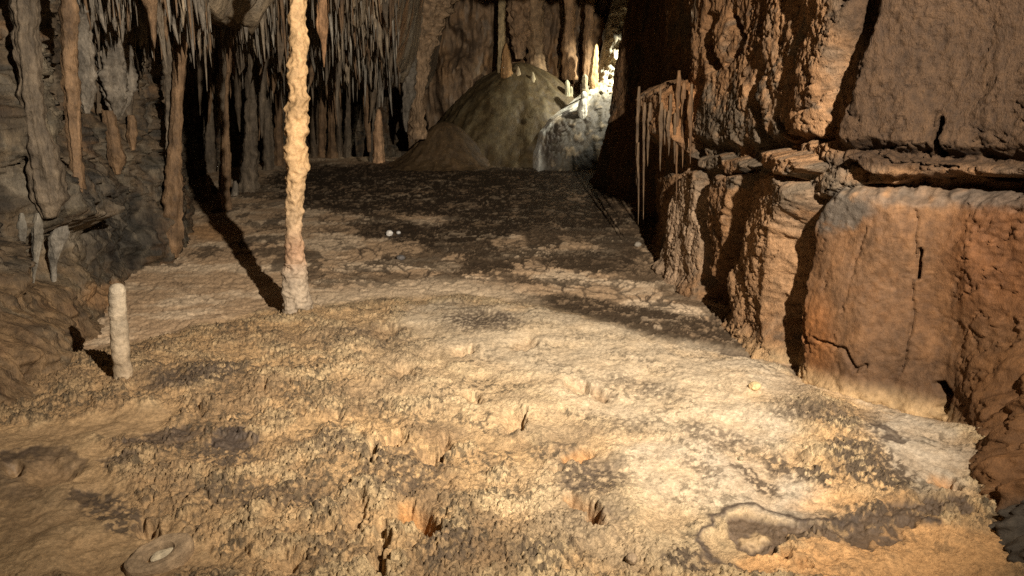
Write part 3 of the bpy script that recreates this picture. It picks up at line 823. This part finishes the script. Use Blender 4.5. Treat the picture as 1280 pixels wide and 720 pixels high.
def build_ridge():
    # a calcite slope climbing to the upper right, its lit edge also painted whiter
    vv = np.array([228, 212, 190, 165, 148, 136, 122, 108, 95, 70, 40, 20, 0, -60]); uu = np.array([664, 664, 664, 670, 684, 703, 722, 737, 748, 754, 757, 763, 768, 785])
    YY = np.array([13.0, 13.3, 13.6, 13.9, 14.1, 14.3, 14.5, 14.7, 14.85, 15.0, 15.1, 15.15, 15.2, 15.3])
    n = 170; m = 130
    tv = np.linspace(0, 1, n)
    L = np.linspace(0, len(vv) - 1, n)
    v = np.interp(L, range(len(vv)), vv); u = np.interp(L, range(len(vv)), uu); Y = np.interp(L, range(len(vv)), YY)
    edge = np.array([at(a, b, c) for a, b, c in zip(u, v, Y)])
    w = np.linspace(0, 1, m) ** 1.5
    W, I = np.meshgrid(w, np.arange(n))
    wid = 2.4
    X = edge[:, 0][:, None] + wid * W
    Yg = edge[:, 1][:, None] + .45 * np.exp(-W * wid / .10) - .16 * (1 - np.exp(-W * wid / .35)) + .25 * W
    Z = edge[:, 2][:, None] + 0 * W - .45 * W * wid * sst(3.2, 2.4, edge[:, 2])[:, None] * .0 
    n1 = fbm(X * 4, Z * 4, 4, .6, 701); f1, f2, cid = worley(X * 6 + .4 * n1, Z * 5, 33)
    upper = sst(1.7, 2.1, Z)
    Yg = Yg - (.04 + .08 * upper) * n1 - (.03 + .17 * upper) * (1 - f1) * cid - .012 * fbm(X * 14, Z * 12, 3, .6, 705)
    Yg -= .16 * np.exp(-((W * wid - .13) / .065) ** 2) * sst(2.0, 1.5, Z)
    rubble = 1 - sst(.5, 1.1, np.hypot((I / n * 13 - 2.6) / 1.6, (W * wid - .36) / .24))
    Yg -= rubble * .12 * (1 - worley(X * 16, Z * 15, 34)[0])
    C = np.zeros(X.shape + (3,)) + np.array([.08, .066, .045])  # slope darkened in the colour to read dimmer than the lit band
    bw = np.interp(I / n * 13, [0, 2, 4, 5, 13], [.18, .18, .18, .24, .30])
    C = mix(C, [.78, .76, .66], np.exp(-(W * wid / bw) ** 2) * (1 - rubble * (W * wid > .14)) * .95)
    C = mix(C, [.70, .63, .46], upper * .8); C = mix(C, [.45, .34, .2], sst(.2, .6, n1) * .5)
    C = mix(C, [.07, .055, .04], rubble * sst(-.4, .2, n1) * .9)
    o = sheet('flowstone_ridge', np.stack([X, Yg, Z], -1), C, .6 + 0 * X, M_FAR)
    tag(o, 'white floodlit flowstone ridge climbing to the upper right at the far end', 'flowstone')
    return o


RIDGE = build_ridge()



def wall_depth(o, u, v, r=7):
    me = o.data; n = len(me.vertices); a = np.empty(n * 3, np.float32); me.vertices.foreach_get('co', a); a = a.reshape(-1, 3)
    a = a + np.array(o.location)
    pu, pv = proj(a[:, 0], a[:, 1], a[:, 2])
    m = (np.abs(pu - u) < r) & (np.abs(pv - v) < r) & (a[:, 1] > 1)
    return float(np.percentile(a[m, 1], 25)) if m.any() else None


# the tall pale column
cu = [(0, 362, 383), (25, 362, 382), (50, 362, 383), (75, 361, 384), (100, 361, 382), (120, 360, 384), (150, 358, 384), (165, 357, 385), (190, 358, 383), (215, 357, 384), (240, 358, 381), (262, 358, 379), (290, 357, 377), (312, 356, 380), (332, 354, 382)]
top = [((l + r) / 2, v, (r - l) / 2 * .96) for v, l, r in cu]
low = [((l + r) / 2, v, (r - l) / 2 * .96) for v, l, r in [(328, 354.5, 381.5), (345, 353, 384), (360, 352, 386), (378, 353, 390), (391, 352, 392), (396, 350, 396), (404, 350, 397), (416, 352, 394)]]
CY = 5.47
root = bpy.data.objects.new('column', None); col.objects.link(root); root.location = at(372, 400, CY)
tag(root, 'tall thin pale orange calcite column reaching from floor to ceiling', 'column')


def col_tint(v, c):
    k = np.interp(v, [0, 200, 250, 290, 330, 350, 400], [0, 0, .25, .5, .8, 1, 1])[:, None]
    pink = np.exp(-((v - 312) / 22) ** 2)[:, None]
    c = c + (np.array([.34, .265, .18]) - c) * k
    return c + (np.array([.38, .20, .11]) - c) * pink * .6


shaft = drip('shaft', [(374, -75, 11), (373, -30, 11)] + top, CY, (.44, .28, .132), None, None, n=420, seg=72, seed=3, mat=M_COLUMN, parent=root, rings=col_tint, lump=.34, lump_s=13, ring=.07, ring_s=20, hang=False, wav=.16)
foot = drip('base', low, CY, (.44, .35, .245), None, None, n=110, seg=72, seed=5, mat=M_COLUMN, parent=root, rings=col_tint, lump=.20, lump_s=17, ring=.10, ring_s=20, hang=False)
foot['label'] = 'grey lumpy foot of the column'

drip('stalagmite', [(146, 354, 1), (146, 355.5, 6), (146, 359, 9.3), (146.3, 365, 10.4), (147.5, 400, 10.2), (151, 440, 11), (154.5, 470, 11.3), (156.5, 500, 11.6), (157, 512, 12)], 3.82, (.34, .28, .195),
     'short pale grey stalagmite post standing on the floor at left', 'stalagmite', n=150, seg=40, seed=11, color2=(.30, .215, .125), mat=M_COLUMN, lump=.17, lump_s=16, ring=.05, ring_s=20, wav=.03)

# ---- columns and big drips on the left and at the back: points as seen, distance, colours, label
GB = (.108, .082, .053); OB = (.145, .088, .044); GR = (.150, .126, .093); DB = (.09, .064, .038)
big = [
    ('column', [(28, -40, 16), (30, 0, 14), (33, 60, 13), (38, 110, 13), (45, 160, 13), (54, 195, 17), (60, 225, 18), (63, 250, 17)], (LW, 60, 222, -.03), GB, 'thick grey brown column leaning right at the far left', .12),
    ('column', [(84, -30, 10), (86, 30, 9), (87, 80, 9), (90, 130, 8), (93, 180, 6), (96, 216, 6.5), (97, 235, 8)], (LW, 97, 222, -.03), OB, 'narrow orange brown column just left of the pale drapery', .16),
    ('drapery', [(118, -40, 9), (112, 0, 10), (104, 40, 9), (105, 80, 10), (108, 120, 9), (109, 142, 3)], (LW, 104, 150, -.12), GR, 'pale grey drapery hanging beside the narrow orange column', .25),
    ('stalactite', [(136, 10, 13), (139, 40, 14), (141, 70, 17), (144, 95, 19), (146, 118, 16), (147, 136, 9), (145, 150, 3)], (LW, 146, 150, -.10), GR, 'fat pale bulb shaped stalactite at left', .22),
    ('stalagmite', [(136, 138, 6), (138, 150, 7), (141, 170, 7), (146, 196, 9)], (LW, 146, 200, .0), OB, 'stubby orange stalagmite below the fat bulb stalactite', .12),
    ('stalagmite', [(164, 144, 4), (165, 152, 6), (165, 166, 7)], (LW, 165, 168, .0), OB, 'tiny orange knob on the dark rock at left', .1),
    ('column', [(211, 20, 8), (211, 60, 7), (211, 100, 6), (212, 140, 5), (213, 190, 6), (216, 260, 9)], (LW, 212, 250, -.05), GB, 'thin grey column at the outer corner of the left wall', .14),
    ('column', [(228, 0, 9), (226, 60, 8), (222, 130, 6), (219, 200, 8), (216, 300, 13)], (LW, 218, 296, -.02), OB, 'brown column running down the corner of the left wall to the floor', .12),
    ('column', [(281, 30, 13), (280, 60, 9), (279, 100, 7), (279, 140, 4.5), (281, 165, 5), (282, 200, 6), (281, 235, 7), (281, 262, 8)], 'F', OB, 'slender orange waisted column in the dark left passage', .1),
    ('column', [(264, 20, 8), (264, 90, 7), (264, 150, 6), (263, 180, 6), (262, 215, 8)], 'F', GB, 'grey column behind the slender orange waisted column', .12),
    ('column', [(316, 40, 10), (316, 100, 9), (315, 150, 8), (313, 190, 9), (310, 238, 12)], 'F', GB, 'wide brown column left of the tall pale column', .1),
    ('column', [(333, 40, 7), (333, 100, 5), (334, 150, 5), (336, 212, 7)], 'F', GB, 'thin grey column close left of the tall pale column', .12),
    ('column', [(349, 30, 6), (349, 100, 5), (348, 150, 4), (349, 206, 6)], 'F', OB, 'thin dark brown column half behind the tall pale column', .12),
    ('stalagmite', [(258, 222, 2), (258, 228, 4), (258, 250, 6)], 'F', OB, 'squat brown stalagmite in the dark left passage', .1),
    ('stalagmite', [(294, 226, 1.5), (294, 231, 3), (294, 244, 5)], 'F', GR, 'small pale stalagmite beside the slender orange waisted column', .1),
    ('stalactite', [(404, -20, 7), (404, 10, 6.5), (404, 28, 7), (404, 38, 6), (404.5, 50, 3.2), (405, 65, 2.2), (405, 84, .5)], 8.6, (.36, .20, .095), 'orange carrot shaped stalactite right of the tall pale column', .08),
    ('stalactite', [(352, -10, 9), (351, 30, 8), (350, 60, 5), (350, 90, 1)], 9.0, DB, 'brown stalactite just left of the tall pale column', .1),
    ('column', [(392, 70, 8), (392, 100, 6), (393, 140, 5), (393, 196, 7)], 'F', DB, 'dark thin column just right of the tall pale column', .12),
    ('column', [(403, 76, 6), (403, 120, 4), (402, 196, 5)], 'F', OB, 'second dark thin column right of the tall pale column', .12),
    ('column', [(414, 80, 5), (414, 130, 3.5), (415, 180, 4), (416, 197, 7)], 'F', OB, 'thin orange column with a swollen foot', .1),
    ('column', [(426, 76, 5), (425, 120, 3), (424, 170, 3), (425, 196, 5)], 'F', DB, 'faint dark column in the middle of the far left colonnade', .1),
    ('column', [(436, 60, 5), (436, 120, 3.5), (435, 160, 3.5), (434, 196, 5)], 'F', GB, 'faint grey column left of the black recess', .1),
    ('stalactite', [(462, 60, 9), (461, 85, 8), (460, 110, 5), (459, 140, 3.6), (460, 165, 3), (462, 190, 2)], 12.7, OB, 'long orange stalactite almost touching the floor at the back', .12),
    ('column', [(470, 150, 4), (468, 170, 4), (466, 202, 5)], 'F', GB, 'short grey post beside the pale orange cone stalagmite', .12),
    ('stalagmite', [(473, 136, 1), (473.5, 139, 2.6), (473.5, 150, 3.8), (473, 165, 5), (473.5, 180, 6), (474, 203, 7)], 'F', (.46, .28, .15), 'pale orange cone stalagmite at the back of the left side', .08),
    ('stalactite', [(478, 50, 6), (476, 80, 4), (475, 100, 3.5), (475, 110, 2), (474, 134, 1)], 12.5, GR, 'thin grey stalactite above the pale orange cone stalagmite', .12),
    ('drapery', [(512, 60, 10), (513, 90, 8), (511, 120, 7), (507, 145, 4), (508, 165, 1)], 13.2, GR, 'grey drapery on the right edge of the black recess', .22),
    ('column', [(540, -60, 34), (538, -10, 28), (532, 30, 20), (526, 70, 12), (523, 110, 8), (522, 140, 7), (522, 174, 9)], 13.4, (.24, .16, .09), 'large fluted brown column tapering down beside the black recess', .22),
    ('drapery', [(500, -50, 30), (500, 0, 30), (498, 40, 26), (494, 70, 18), (490, 92, 5)], 13.6, (.22, .145, .08), 'broad brown drapery hanging above the black recess', .25),
    ('drapery', [(455, -50, 22), (456, 0, 22), (456, 30, 18), (458, 58, 12), (460, 78, 3)], 12.8, (.21, .15, .09), 'brown drapery with a grey frilled hem at the back', .25),
    ('column', [(628, -40, 5), (627.5, 0, 4.5), (627, 40, 4), (625, 85, 3.5)], (DOME, 625, 94, .05), (.36, .27, .14), 'straight thin yellowish column on top of the flowstone dome', .06),
    ('stalagmite', [(632.5, 54, .6), (632.5, 57, 2.2), (633, 68, 4.5), (633, 80, 5.5), (633, 92, 6.5)], (DOME, 633, 96, .0), (.34, .19, .075), 'small orange cone stalagmite at the foot of the thin yellowish column', .08),
    ('drapery', [(648, -60, 16), (649, 0, 15), (650, 40, 12), (649, 74, 4)], 15.6, (.24, .15, .08), 'brown drapery right of the thin yellowish column', .25),
    ('column', [(671, -60, 10), (670, 20, 9), (671, 60, 8), (672, 92, 12)], 15.6, (.26, .17, .09), 'brown column behind the middle of the flowstone dome', .14),
    ('column', [(712, 40, 6), (712, 48, 8), (712, 70, 7), (712, 100, 9)], 15.3, (.30, .18, .09), 'blunt brown stump column behind the right side of the dome', .12),
    ('column', [(737, 22, 5), (736, 40, 5.5), (735, 70, 5), (734, 100, 6)], 15.4, (.28, .17, .085), 'narrow brown column left of the floodlit ridge', .12),
    ('stalagmite', [(745.5, 55, .8), (745, 58, 3), (744, 72, 4), (743, 86, 4.6), (742, 102, 6)], (RIDGE, 745, 105, .0), (.55, .35, .16), 'pale orange pointed stalagmite against the floodlit ridge', .08),
    ('stalagmite', [(731, 93, 1), (731, 96, 3), (731, 112, 4)], (RIDGE, 735, 118, .0), (.40, .33, .2), 'stubby grey stalagmite left of the pale orange pointed one', .1),
    ('stalagmite', [(709, 100, .8), (709, 103, 2.4), (709, 122, 3.2)], (DOME, 709, 122, .0), (.42, .38, .24), 'pale yellow finger stalagmite on the dome shoulder', .08),
    ('stalagmite', [(714, 108, .6), (714, 110, 1.8), (714, 122, 2.4)], (DOME, 714, 122, .0), (.42, .38, .24), 'lower twin of the pale yellow finger stalagmite', .08),
    ('stalagmite', [(647.5, 83, .6), (647.5, 86, 2), (647.5, 93, 3)], (DOME, 647, 96, .05), (.40, .30, .17), 'tiny knob stalagmite on top of the dome nearest the thin yellowish column', .08),
    ('stalagmite', [(666, 90, .6), (666, 93, 2), (666, 99, 3)], (DOME, 666, 100, .0), (.42, .34, .2), 'tiny pale knob stalagmite on the middle of the dome top', .08),
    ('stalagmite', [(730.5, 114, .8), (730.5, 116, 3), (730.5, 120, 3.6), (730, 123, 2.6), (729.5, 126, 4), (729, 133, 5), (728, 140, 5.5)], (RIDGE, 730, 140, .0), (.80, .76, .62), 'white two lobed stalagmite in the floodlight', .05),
    ('stalactite', [(48, 266, 3), (47, 290, 7), (46, 310, 5), (44, 330, 3), (42, 354, 1)], (LW, 47, 285, .0), (.135, .118, .088), 'grey tapering stalactite under the pale overhang at the left edge', .2),
    ('stalactite', [(76, 266, 4), (74, 290, 10), (69, 312, 7), (66, 330, 4), (67, 350, 2.6), (69, 374, 1)], (LW, 72, 290, .0), (.165, .145, .112), 'long pale stalactite with thin tip under the left overhang', .16),
    ('stalactite', [(27, 266, 2), (28, 285, 6), (28, 305, 4), (27, 330, 1)], (LW, 28, 285, .0), (.13, .115, .088), 'short grey stalactite leftmost under the pale overhang', .18),
]
for i, (nm, pts, Y, c, lab, lump) in enumerate(big):
    fl = .25 if nm == 'drapery' else (.3 if lump >= .2 else .2)
    H_ = abs(pts[-1][1] - pts[0][1])
    drip(nm, pts, Y, c, lab, nm, None, n=int(min(130, 24 + H_ * .6)), seg=28 if pts[0][2] < 12 else 48, seed=20 + i, lump=lump * 1.7, lump_s=9 if Y == 'F' or (not isinstance(Y, tuple) and Y > 8) else 14, ring=.10 if nm in ('column', 'stalagmite') else .03, ring_s=11, flute=fl * 1.5, wav=.16 if nm in ('column', 'stalagmite') else .08, hang=not isinstance(Y, tuple))

# thin stalactites hanging off the ragged drapery on the right wall
RY = 7.0
for i, (u0, v0, v1, w, Y) in [(j_, (q_[0], q_[1], q_[2], q_[3] * .72, q_[4])) for j_, q_ in enumerate([(798, 130, 232, 2.6, 7.3), (805, 150, 275, 2.4, 7.2), (797, 200, 281, 2.0, 7.25), (812, 150, 208, 3.0, 7.1), (826, 150, 214, 3.2, 7.0), (835, 160, 195, 3.0, 6.95), (848, 110, 250, 3.4, 6.75), (854, 125, 210, 3.4, 6.7), (862, 140, 205, 3.2, 6.65)])]:
    yy = Y
    for kk in RW:
        dd_ = wall_depth(RW[kk], u0 + 3, v0 + 6, 8)
        if dd_ and dd_ < 9: yy = min(yy, dd_ - .02) if kk else yy
    drip('stalactite', [(u0 + 1, v0 - 22, w * .8), (u0 + .5, v0 - 8, w * 1.2), (u0, v0, w * 1.25), (u0 + (i % 3 - 1) * 1.2, v0 + .3 * (v1 - v0), w), (u0 + (i % 3 - 1) * 1.8 - .6, v0 + .65 * (v1 - v0), w * .6), (u0 + (i % 3 - 1) * 1.6 - .8, v1, .3)], yy, (.105, .066, .034) if i < 6 else (.12, .064, .027),
         ['longer outer spike of the ragged drapery on the right wall, leftmost', 'thin spike stalactite reaching lowest beside the leftmost one on the right wall', 'needle thin stalactite low behind the leftmost spikes of the right wall',
          'third spike from the left on the ragged drapery', 'fourth spike from the left on the ragged drapery', 'short spike in the middle of the ragged drapery', 'long orange spike right of the ragged drapery',
          'second orange spike right of the ragged drapery', 'rightmost short orange spike beside the ragged drapery'][i], 'stalactite', 'thin stalactites on the right wall', n=40, seg=12, seed=80 + i, lump=.3, lump_s=20, ring=.08, ring_s=30, hang=False, wav=.22)
for k in range(6):
    u0 = random.uniform(806, 866); v0 = random.uniform(125, 165); v1 = v0 + random.uniform(18, 60); w = random.uniform(1.2, 2.2)
    yy = min([d for d in (wall_depth(RW[kk], u0 + 2, v0, 8) for kk in RW if kk) if d and d < 9] or [7.0]) - .01
    drip('stalactite', [(u0, v0 - 22, w), (u0, v0, w * 1.2), (u0 - .5, v0 + .5 * (v1 - v0), w * .8), (u0 - .6, v1, .4)], yy, (.10, .062, .031), 'one of the short thin drips between the longer spikes of the ragged drapery', 'stalactite', 'short drips of the ragged drapery', n=26, seg=10, seed=230 + k, lump=.3, lump_s=20, ring=.08, ring_s=30, hang=False, wav=.2)

# ---- dense fringe under the low ceiling: a dozen shapes, copied
protos = []
for k in range(12):
    L = 1.0; n = 22
    t = np.linspace(0, 1, n)
    rad = .085 * (1 - t) ** (.55 + .05 * k) + .012 * (1 - t) + .002
    if k % 3 == 0: rad *= 1 + .35 * np.exp(-((t - .45) / .12) ** 2)
    ax = np.stack([.02 * np.sin(t * 5 + k), .02 * np.cos(t * 4 + k * 2), -t * L], 1)
    c = np.array([GR, GB, (.22, .17, .11), OB, GR, (.20, .155, .10)][k % 6])
    protos.append(lathe_mesh('stalactite', ax, rad, np.repeat(c[None], n, 0), M_DRIP, seg=12, lump=.22, lump_s=9, ring=.12, ring_s=18, seed=200 + k))
# slender drips and broken columns crowding the dark passage
for k in range(44):
    uu = random.choice([random.uniform(236, 352), random.uniform(236, 352), random.uniform(386, 480), random.uniform(120, 236)])
    if uu < 236: Y = (LW, uu, 120, random.uniform(-.1, .0)); v1 = random.uniform(70, 190)
    else: Y = random.uniform(9.6, 12.8); v1 = random.uniform(90, 185)
    w0 = random.uniform(4, 9); v0 = random.uniform(10, 60)
    try:
        drip('stalactite', [(uu, v0, w0), (uu + random.uniform(-2, 2), v0 + .35 * (v1 - v0), w0 * .8), (uu + random.uniform(-3, 3), v0 + .75 * (v1 - v0), w0 * .5), (uu + random.uniform(-3, 3), v1, .6)], Y, random.choice([GB, DB, OB, DB, GB]),
             'one of the long dim brown drips filling the passage left of the tall column', 'stalactite', 'long drips of the dark left passage', n=36, seg=14, seed=140 + k, lump=.25, lump_s=9, ring=.08, ring_s=9, flute=.2, wav=.15, hang=uu > 236)
    except TypeError:
        pass
cnt = 0
tries = 0
while cnt < 240 and tries < 6000:
    tries += 1
    if cnt < 90:
        Y = random.uniform(6.0, 8.3); uu = random.uniform(100, 250)
    else:
        Y = random.uniform(8.6, 12.9); uu = random.uniform(190, 490)
    X = (uu - 640) / FPX * (Y * CS - .25)
    if perlin(np.array([X * 1.4]), np.array([Y * 1.4]), 77)[0] < -.25: continue
    zc = float(zceil(np.array(X), np.array(Y)))
    if zc > 3.1: continue
    L = random.uniform(.16, .42) * (1.35 if random.random() < .15 else 1)
    o = bpy.data.objects.new('stalactite', protos[random.randrange(12)])
    o.location = (X, Y, zc + .12)
    w = random.uniform(.45, .95)
    o.scale = (w, w, L + .14); o.rotation_euler = (random.uniform(-.05, .05), random.uniform(-.05, .05), random.uniform(0, 6.28))
    col.objects.link(o)
    tag(o, 'one of the many small grey brown stalactites crowding the low ceiling at left', 'stalactite', 'small stalactites of the low ceiling')
    cnt += 1


def fringe():
    Vs, Fs, Cs = [], [], []
    nv = 0
    r = np.random.default_rng(5)
    th = np.linspace(0, 2 * math.pi, 7)[:-1]
    tt = np.array([0, .25, .55, .8, 1.0])
    k = 0
    while k < 2600:
        if r.random() < .34:
            Y = r.uniform(5.9, 8.4); uu = r.uniform(90, 260)
        else:
            Y = r.uniform(8.3, 13.2); uu = r.uniform(190, 500)
        X = (uu - 640) / FPX * (Y * CS - .25)
        zc = float(zceil(np.array(X), np.array(Y)))
        if zc > 3.15: continue
        L = r.uniform(.10, .34) * (1.5 if r.random() < .12 else 1); R = r.uniform(.008, .026)
        if r.random() < .10: R *= 2.0; L *= 1.7
        prof = R * (1 - tt) ** .7 + .002
        wob = r.normal(size=2) * .03
        P = np.stack([X + prof[:, None] * np.cos(th) + wob[0] * tt[:, None] ** 2 * L, Y + prof[:, None] * np.sin(th) + wob[1] * tt[:, None] ** 2 * L, zc + .14 - (L + .14) * tt[:, None] + 0 * th], -1).reshape(-1, 3)
        i = np.arange(4)[:, None] * 6 + np.arange(6)[None]; j = np.arange(4)[:, None] * 6 + (np.arange(6)[None] + 1) % 6
        Fs.append(np.stack([i, i + 6, j + 6, j], -1).reshape(-1, 4) + nv); Vs.append(P); nv += len(P)
        c = np.array([GR, GB, (.19, .15, .10), (.24, .21, .16), OB])[r.integers(5)] * r.uniform(.7, 1.15)
        Cs.append(np.repeat(c[None], len(P), 0)); k += 1
    o = add('stalactite_fringe', mesh_from('stalactite_fringe', np.vstack(Vs), np.vstack(Fs), np.vstack(Cs), .7, M_DRIP))
    tag(o, 'countless tiny grey stalactites covering the low ceiling at left', None, None, 'stuff')


fringe()

# ------------------------------------------------------------------ far flowstone
# ------------------------------------------------------------------ small loose things on the floor
def floor_z(x, y):
    i = int(np.argmin(np.abs(FY[:, 0] - y))); j = int(np.argmin(np.abs(FX[i] - x)))
    return float(FZ[max(0, i - 2):i + 3, max(0, j - 2):j + 3].mean())


def stone(name, u, v, r, color, label, cat, squash=.75, seed=0, mat=None, sink=.3, group=None):
    p = ground_at(u, v); z = floor_z(p[0], p[1])
    th = np.linspace(0, math.pi, 17); 
    ax = np.stack([0 * th, 0 * th, r * squash * np.cos(th)], 1); rad = r * np.sin(th) + 1e-4
    me = lathe_mesh(name, ax, rad, np.repeat(np.array(color)[None], 17, 0), mat or M_COLUMN, seg=20, lump=.3, lump_s=.8 / r, ring=.05, seed=seed)
    o = add(name, me, (p[0], p[1], z + r * squash * (1 - sink)))
    return tag(o, label, cat, group)


stone('stone', 941, 513, .030, (.50, .36, .18), 'small round tan stone lying on the pale floor at right', 'stone', .8, 301)
stone('stone', 789, 712, .022, (.28, .20, .12), 'small brown stone at the bottom edge of the floor', 'stone', 1.0, 302)
stone('calcite_knob', 487, 294, .042, (.55, .52, .46), 'larger white calcite knob in the dark wet patch', 'calcite knob', .9, 303)
stone('calcite_knob', 498, 291, .028, (.4, .38, .34), 'smaller white calcite knob in the dark wet patch', 'calcite knob', .8, 304)
stone('calcite_knob', 501, 324, .05, (.12, .11, .1), 'dark grey knob below the white calcite knobs', 'calcite knob', .6, 305)
stone('calcite_knob', 797, 308, .04, (.3, .26, .2), 'pale knob at the foot of the right wall under the spikes', 'calcite knob', .8, 306)
stone('stone', 925, 590, .012, (.3, .24, .15), 'tiny brown pebble beside the pale calcite tongue', 'stone', .8, 307)

# hollow broken stump at the bottom left
p = ground_at(200, 700)
ring = bpy.data.objects.new('broken_stump', None); col.objects.link(ring)
ring.location = (p[0], p[1], floor_z(p[0], p[1]) - .01)
ring.rotation_euler = (math.radians(12), math.radians(-6), math.radians(48))
tag(ring, 'hollow oval broken stalagmite stump at the bottom left of the floor', 'broken stump')


def ell_lathe(name, prof, sx, sy, color, seed, seg=64, parent=None, loc=(0, 0, 0), inner=None):
    n = len(prof); th = np.linspace(0, 2 * math.pi, seg + 1)
    R = np.array([q[0] for q in prof])[:, None]; Z = np.array([q[1] for q in prof])[:, None] + 0 * th[None]
    X = R * sx * np.cos(th)[None]; Y = R * sy * np.sin(th)[None]
    d = perlin3(X * 22 + seed, Y * 22, Z * 22, seed) * .006
    X = X + d * np.cos(th); Y = Y + d * np.sin(th); Z = Z + .6 * d
    C = np.zeros(X.shape + (3,)) + np.array(color); C = C * (1 + .25 * perlin3(X * 40, Y * 40, Z * 40, seed + 1))[..., None]
    me = mesh_from(name, np.stack([X, Y, Z], -1).reshape(-1, 3), quads(n, seg + 1), C.reshape(-1, 3), .85, M_COLUMN)
    return add(name, me, loc, parent)


def dens_prof(pts, k=6):
    out = []
    for (a, b), (c, d) in zip(pts[:-1], pts[1:]):
        for t in np.linspace(0, 1, k, endpoint=False): out.append((a + (c - a) * t, b + (d - b) * t))
    return out + [pts[-1]]


ell_lathe('rim', dens_prof([(1.02, -.05), (1.03, .035), (.98, .052), (.9, .058), (.62, .056), (.5, .05), (.45, .03), (.42, -.01)]), .118, .070, (.27, .19, .11), 401, parent=ring)
ell_lathe('core', dens_prof([(.40, .01), (.38, .034), (.3, .040), (.02, .042)], 4), .118, .055, (.46, .38, .25), 403, parent=ring, loc=(.012, .0, 0))
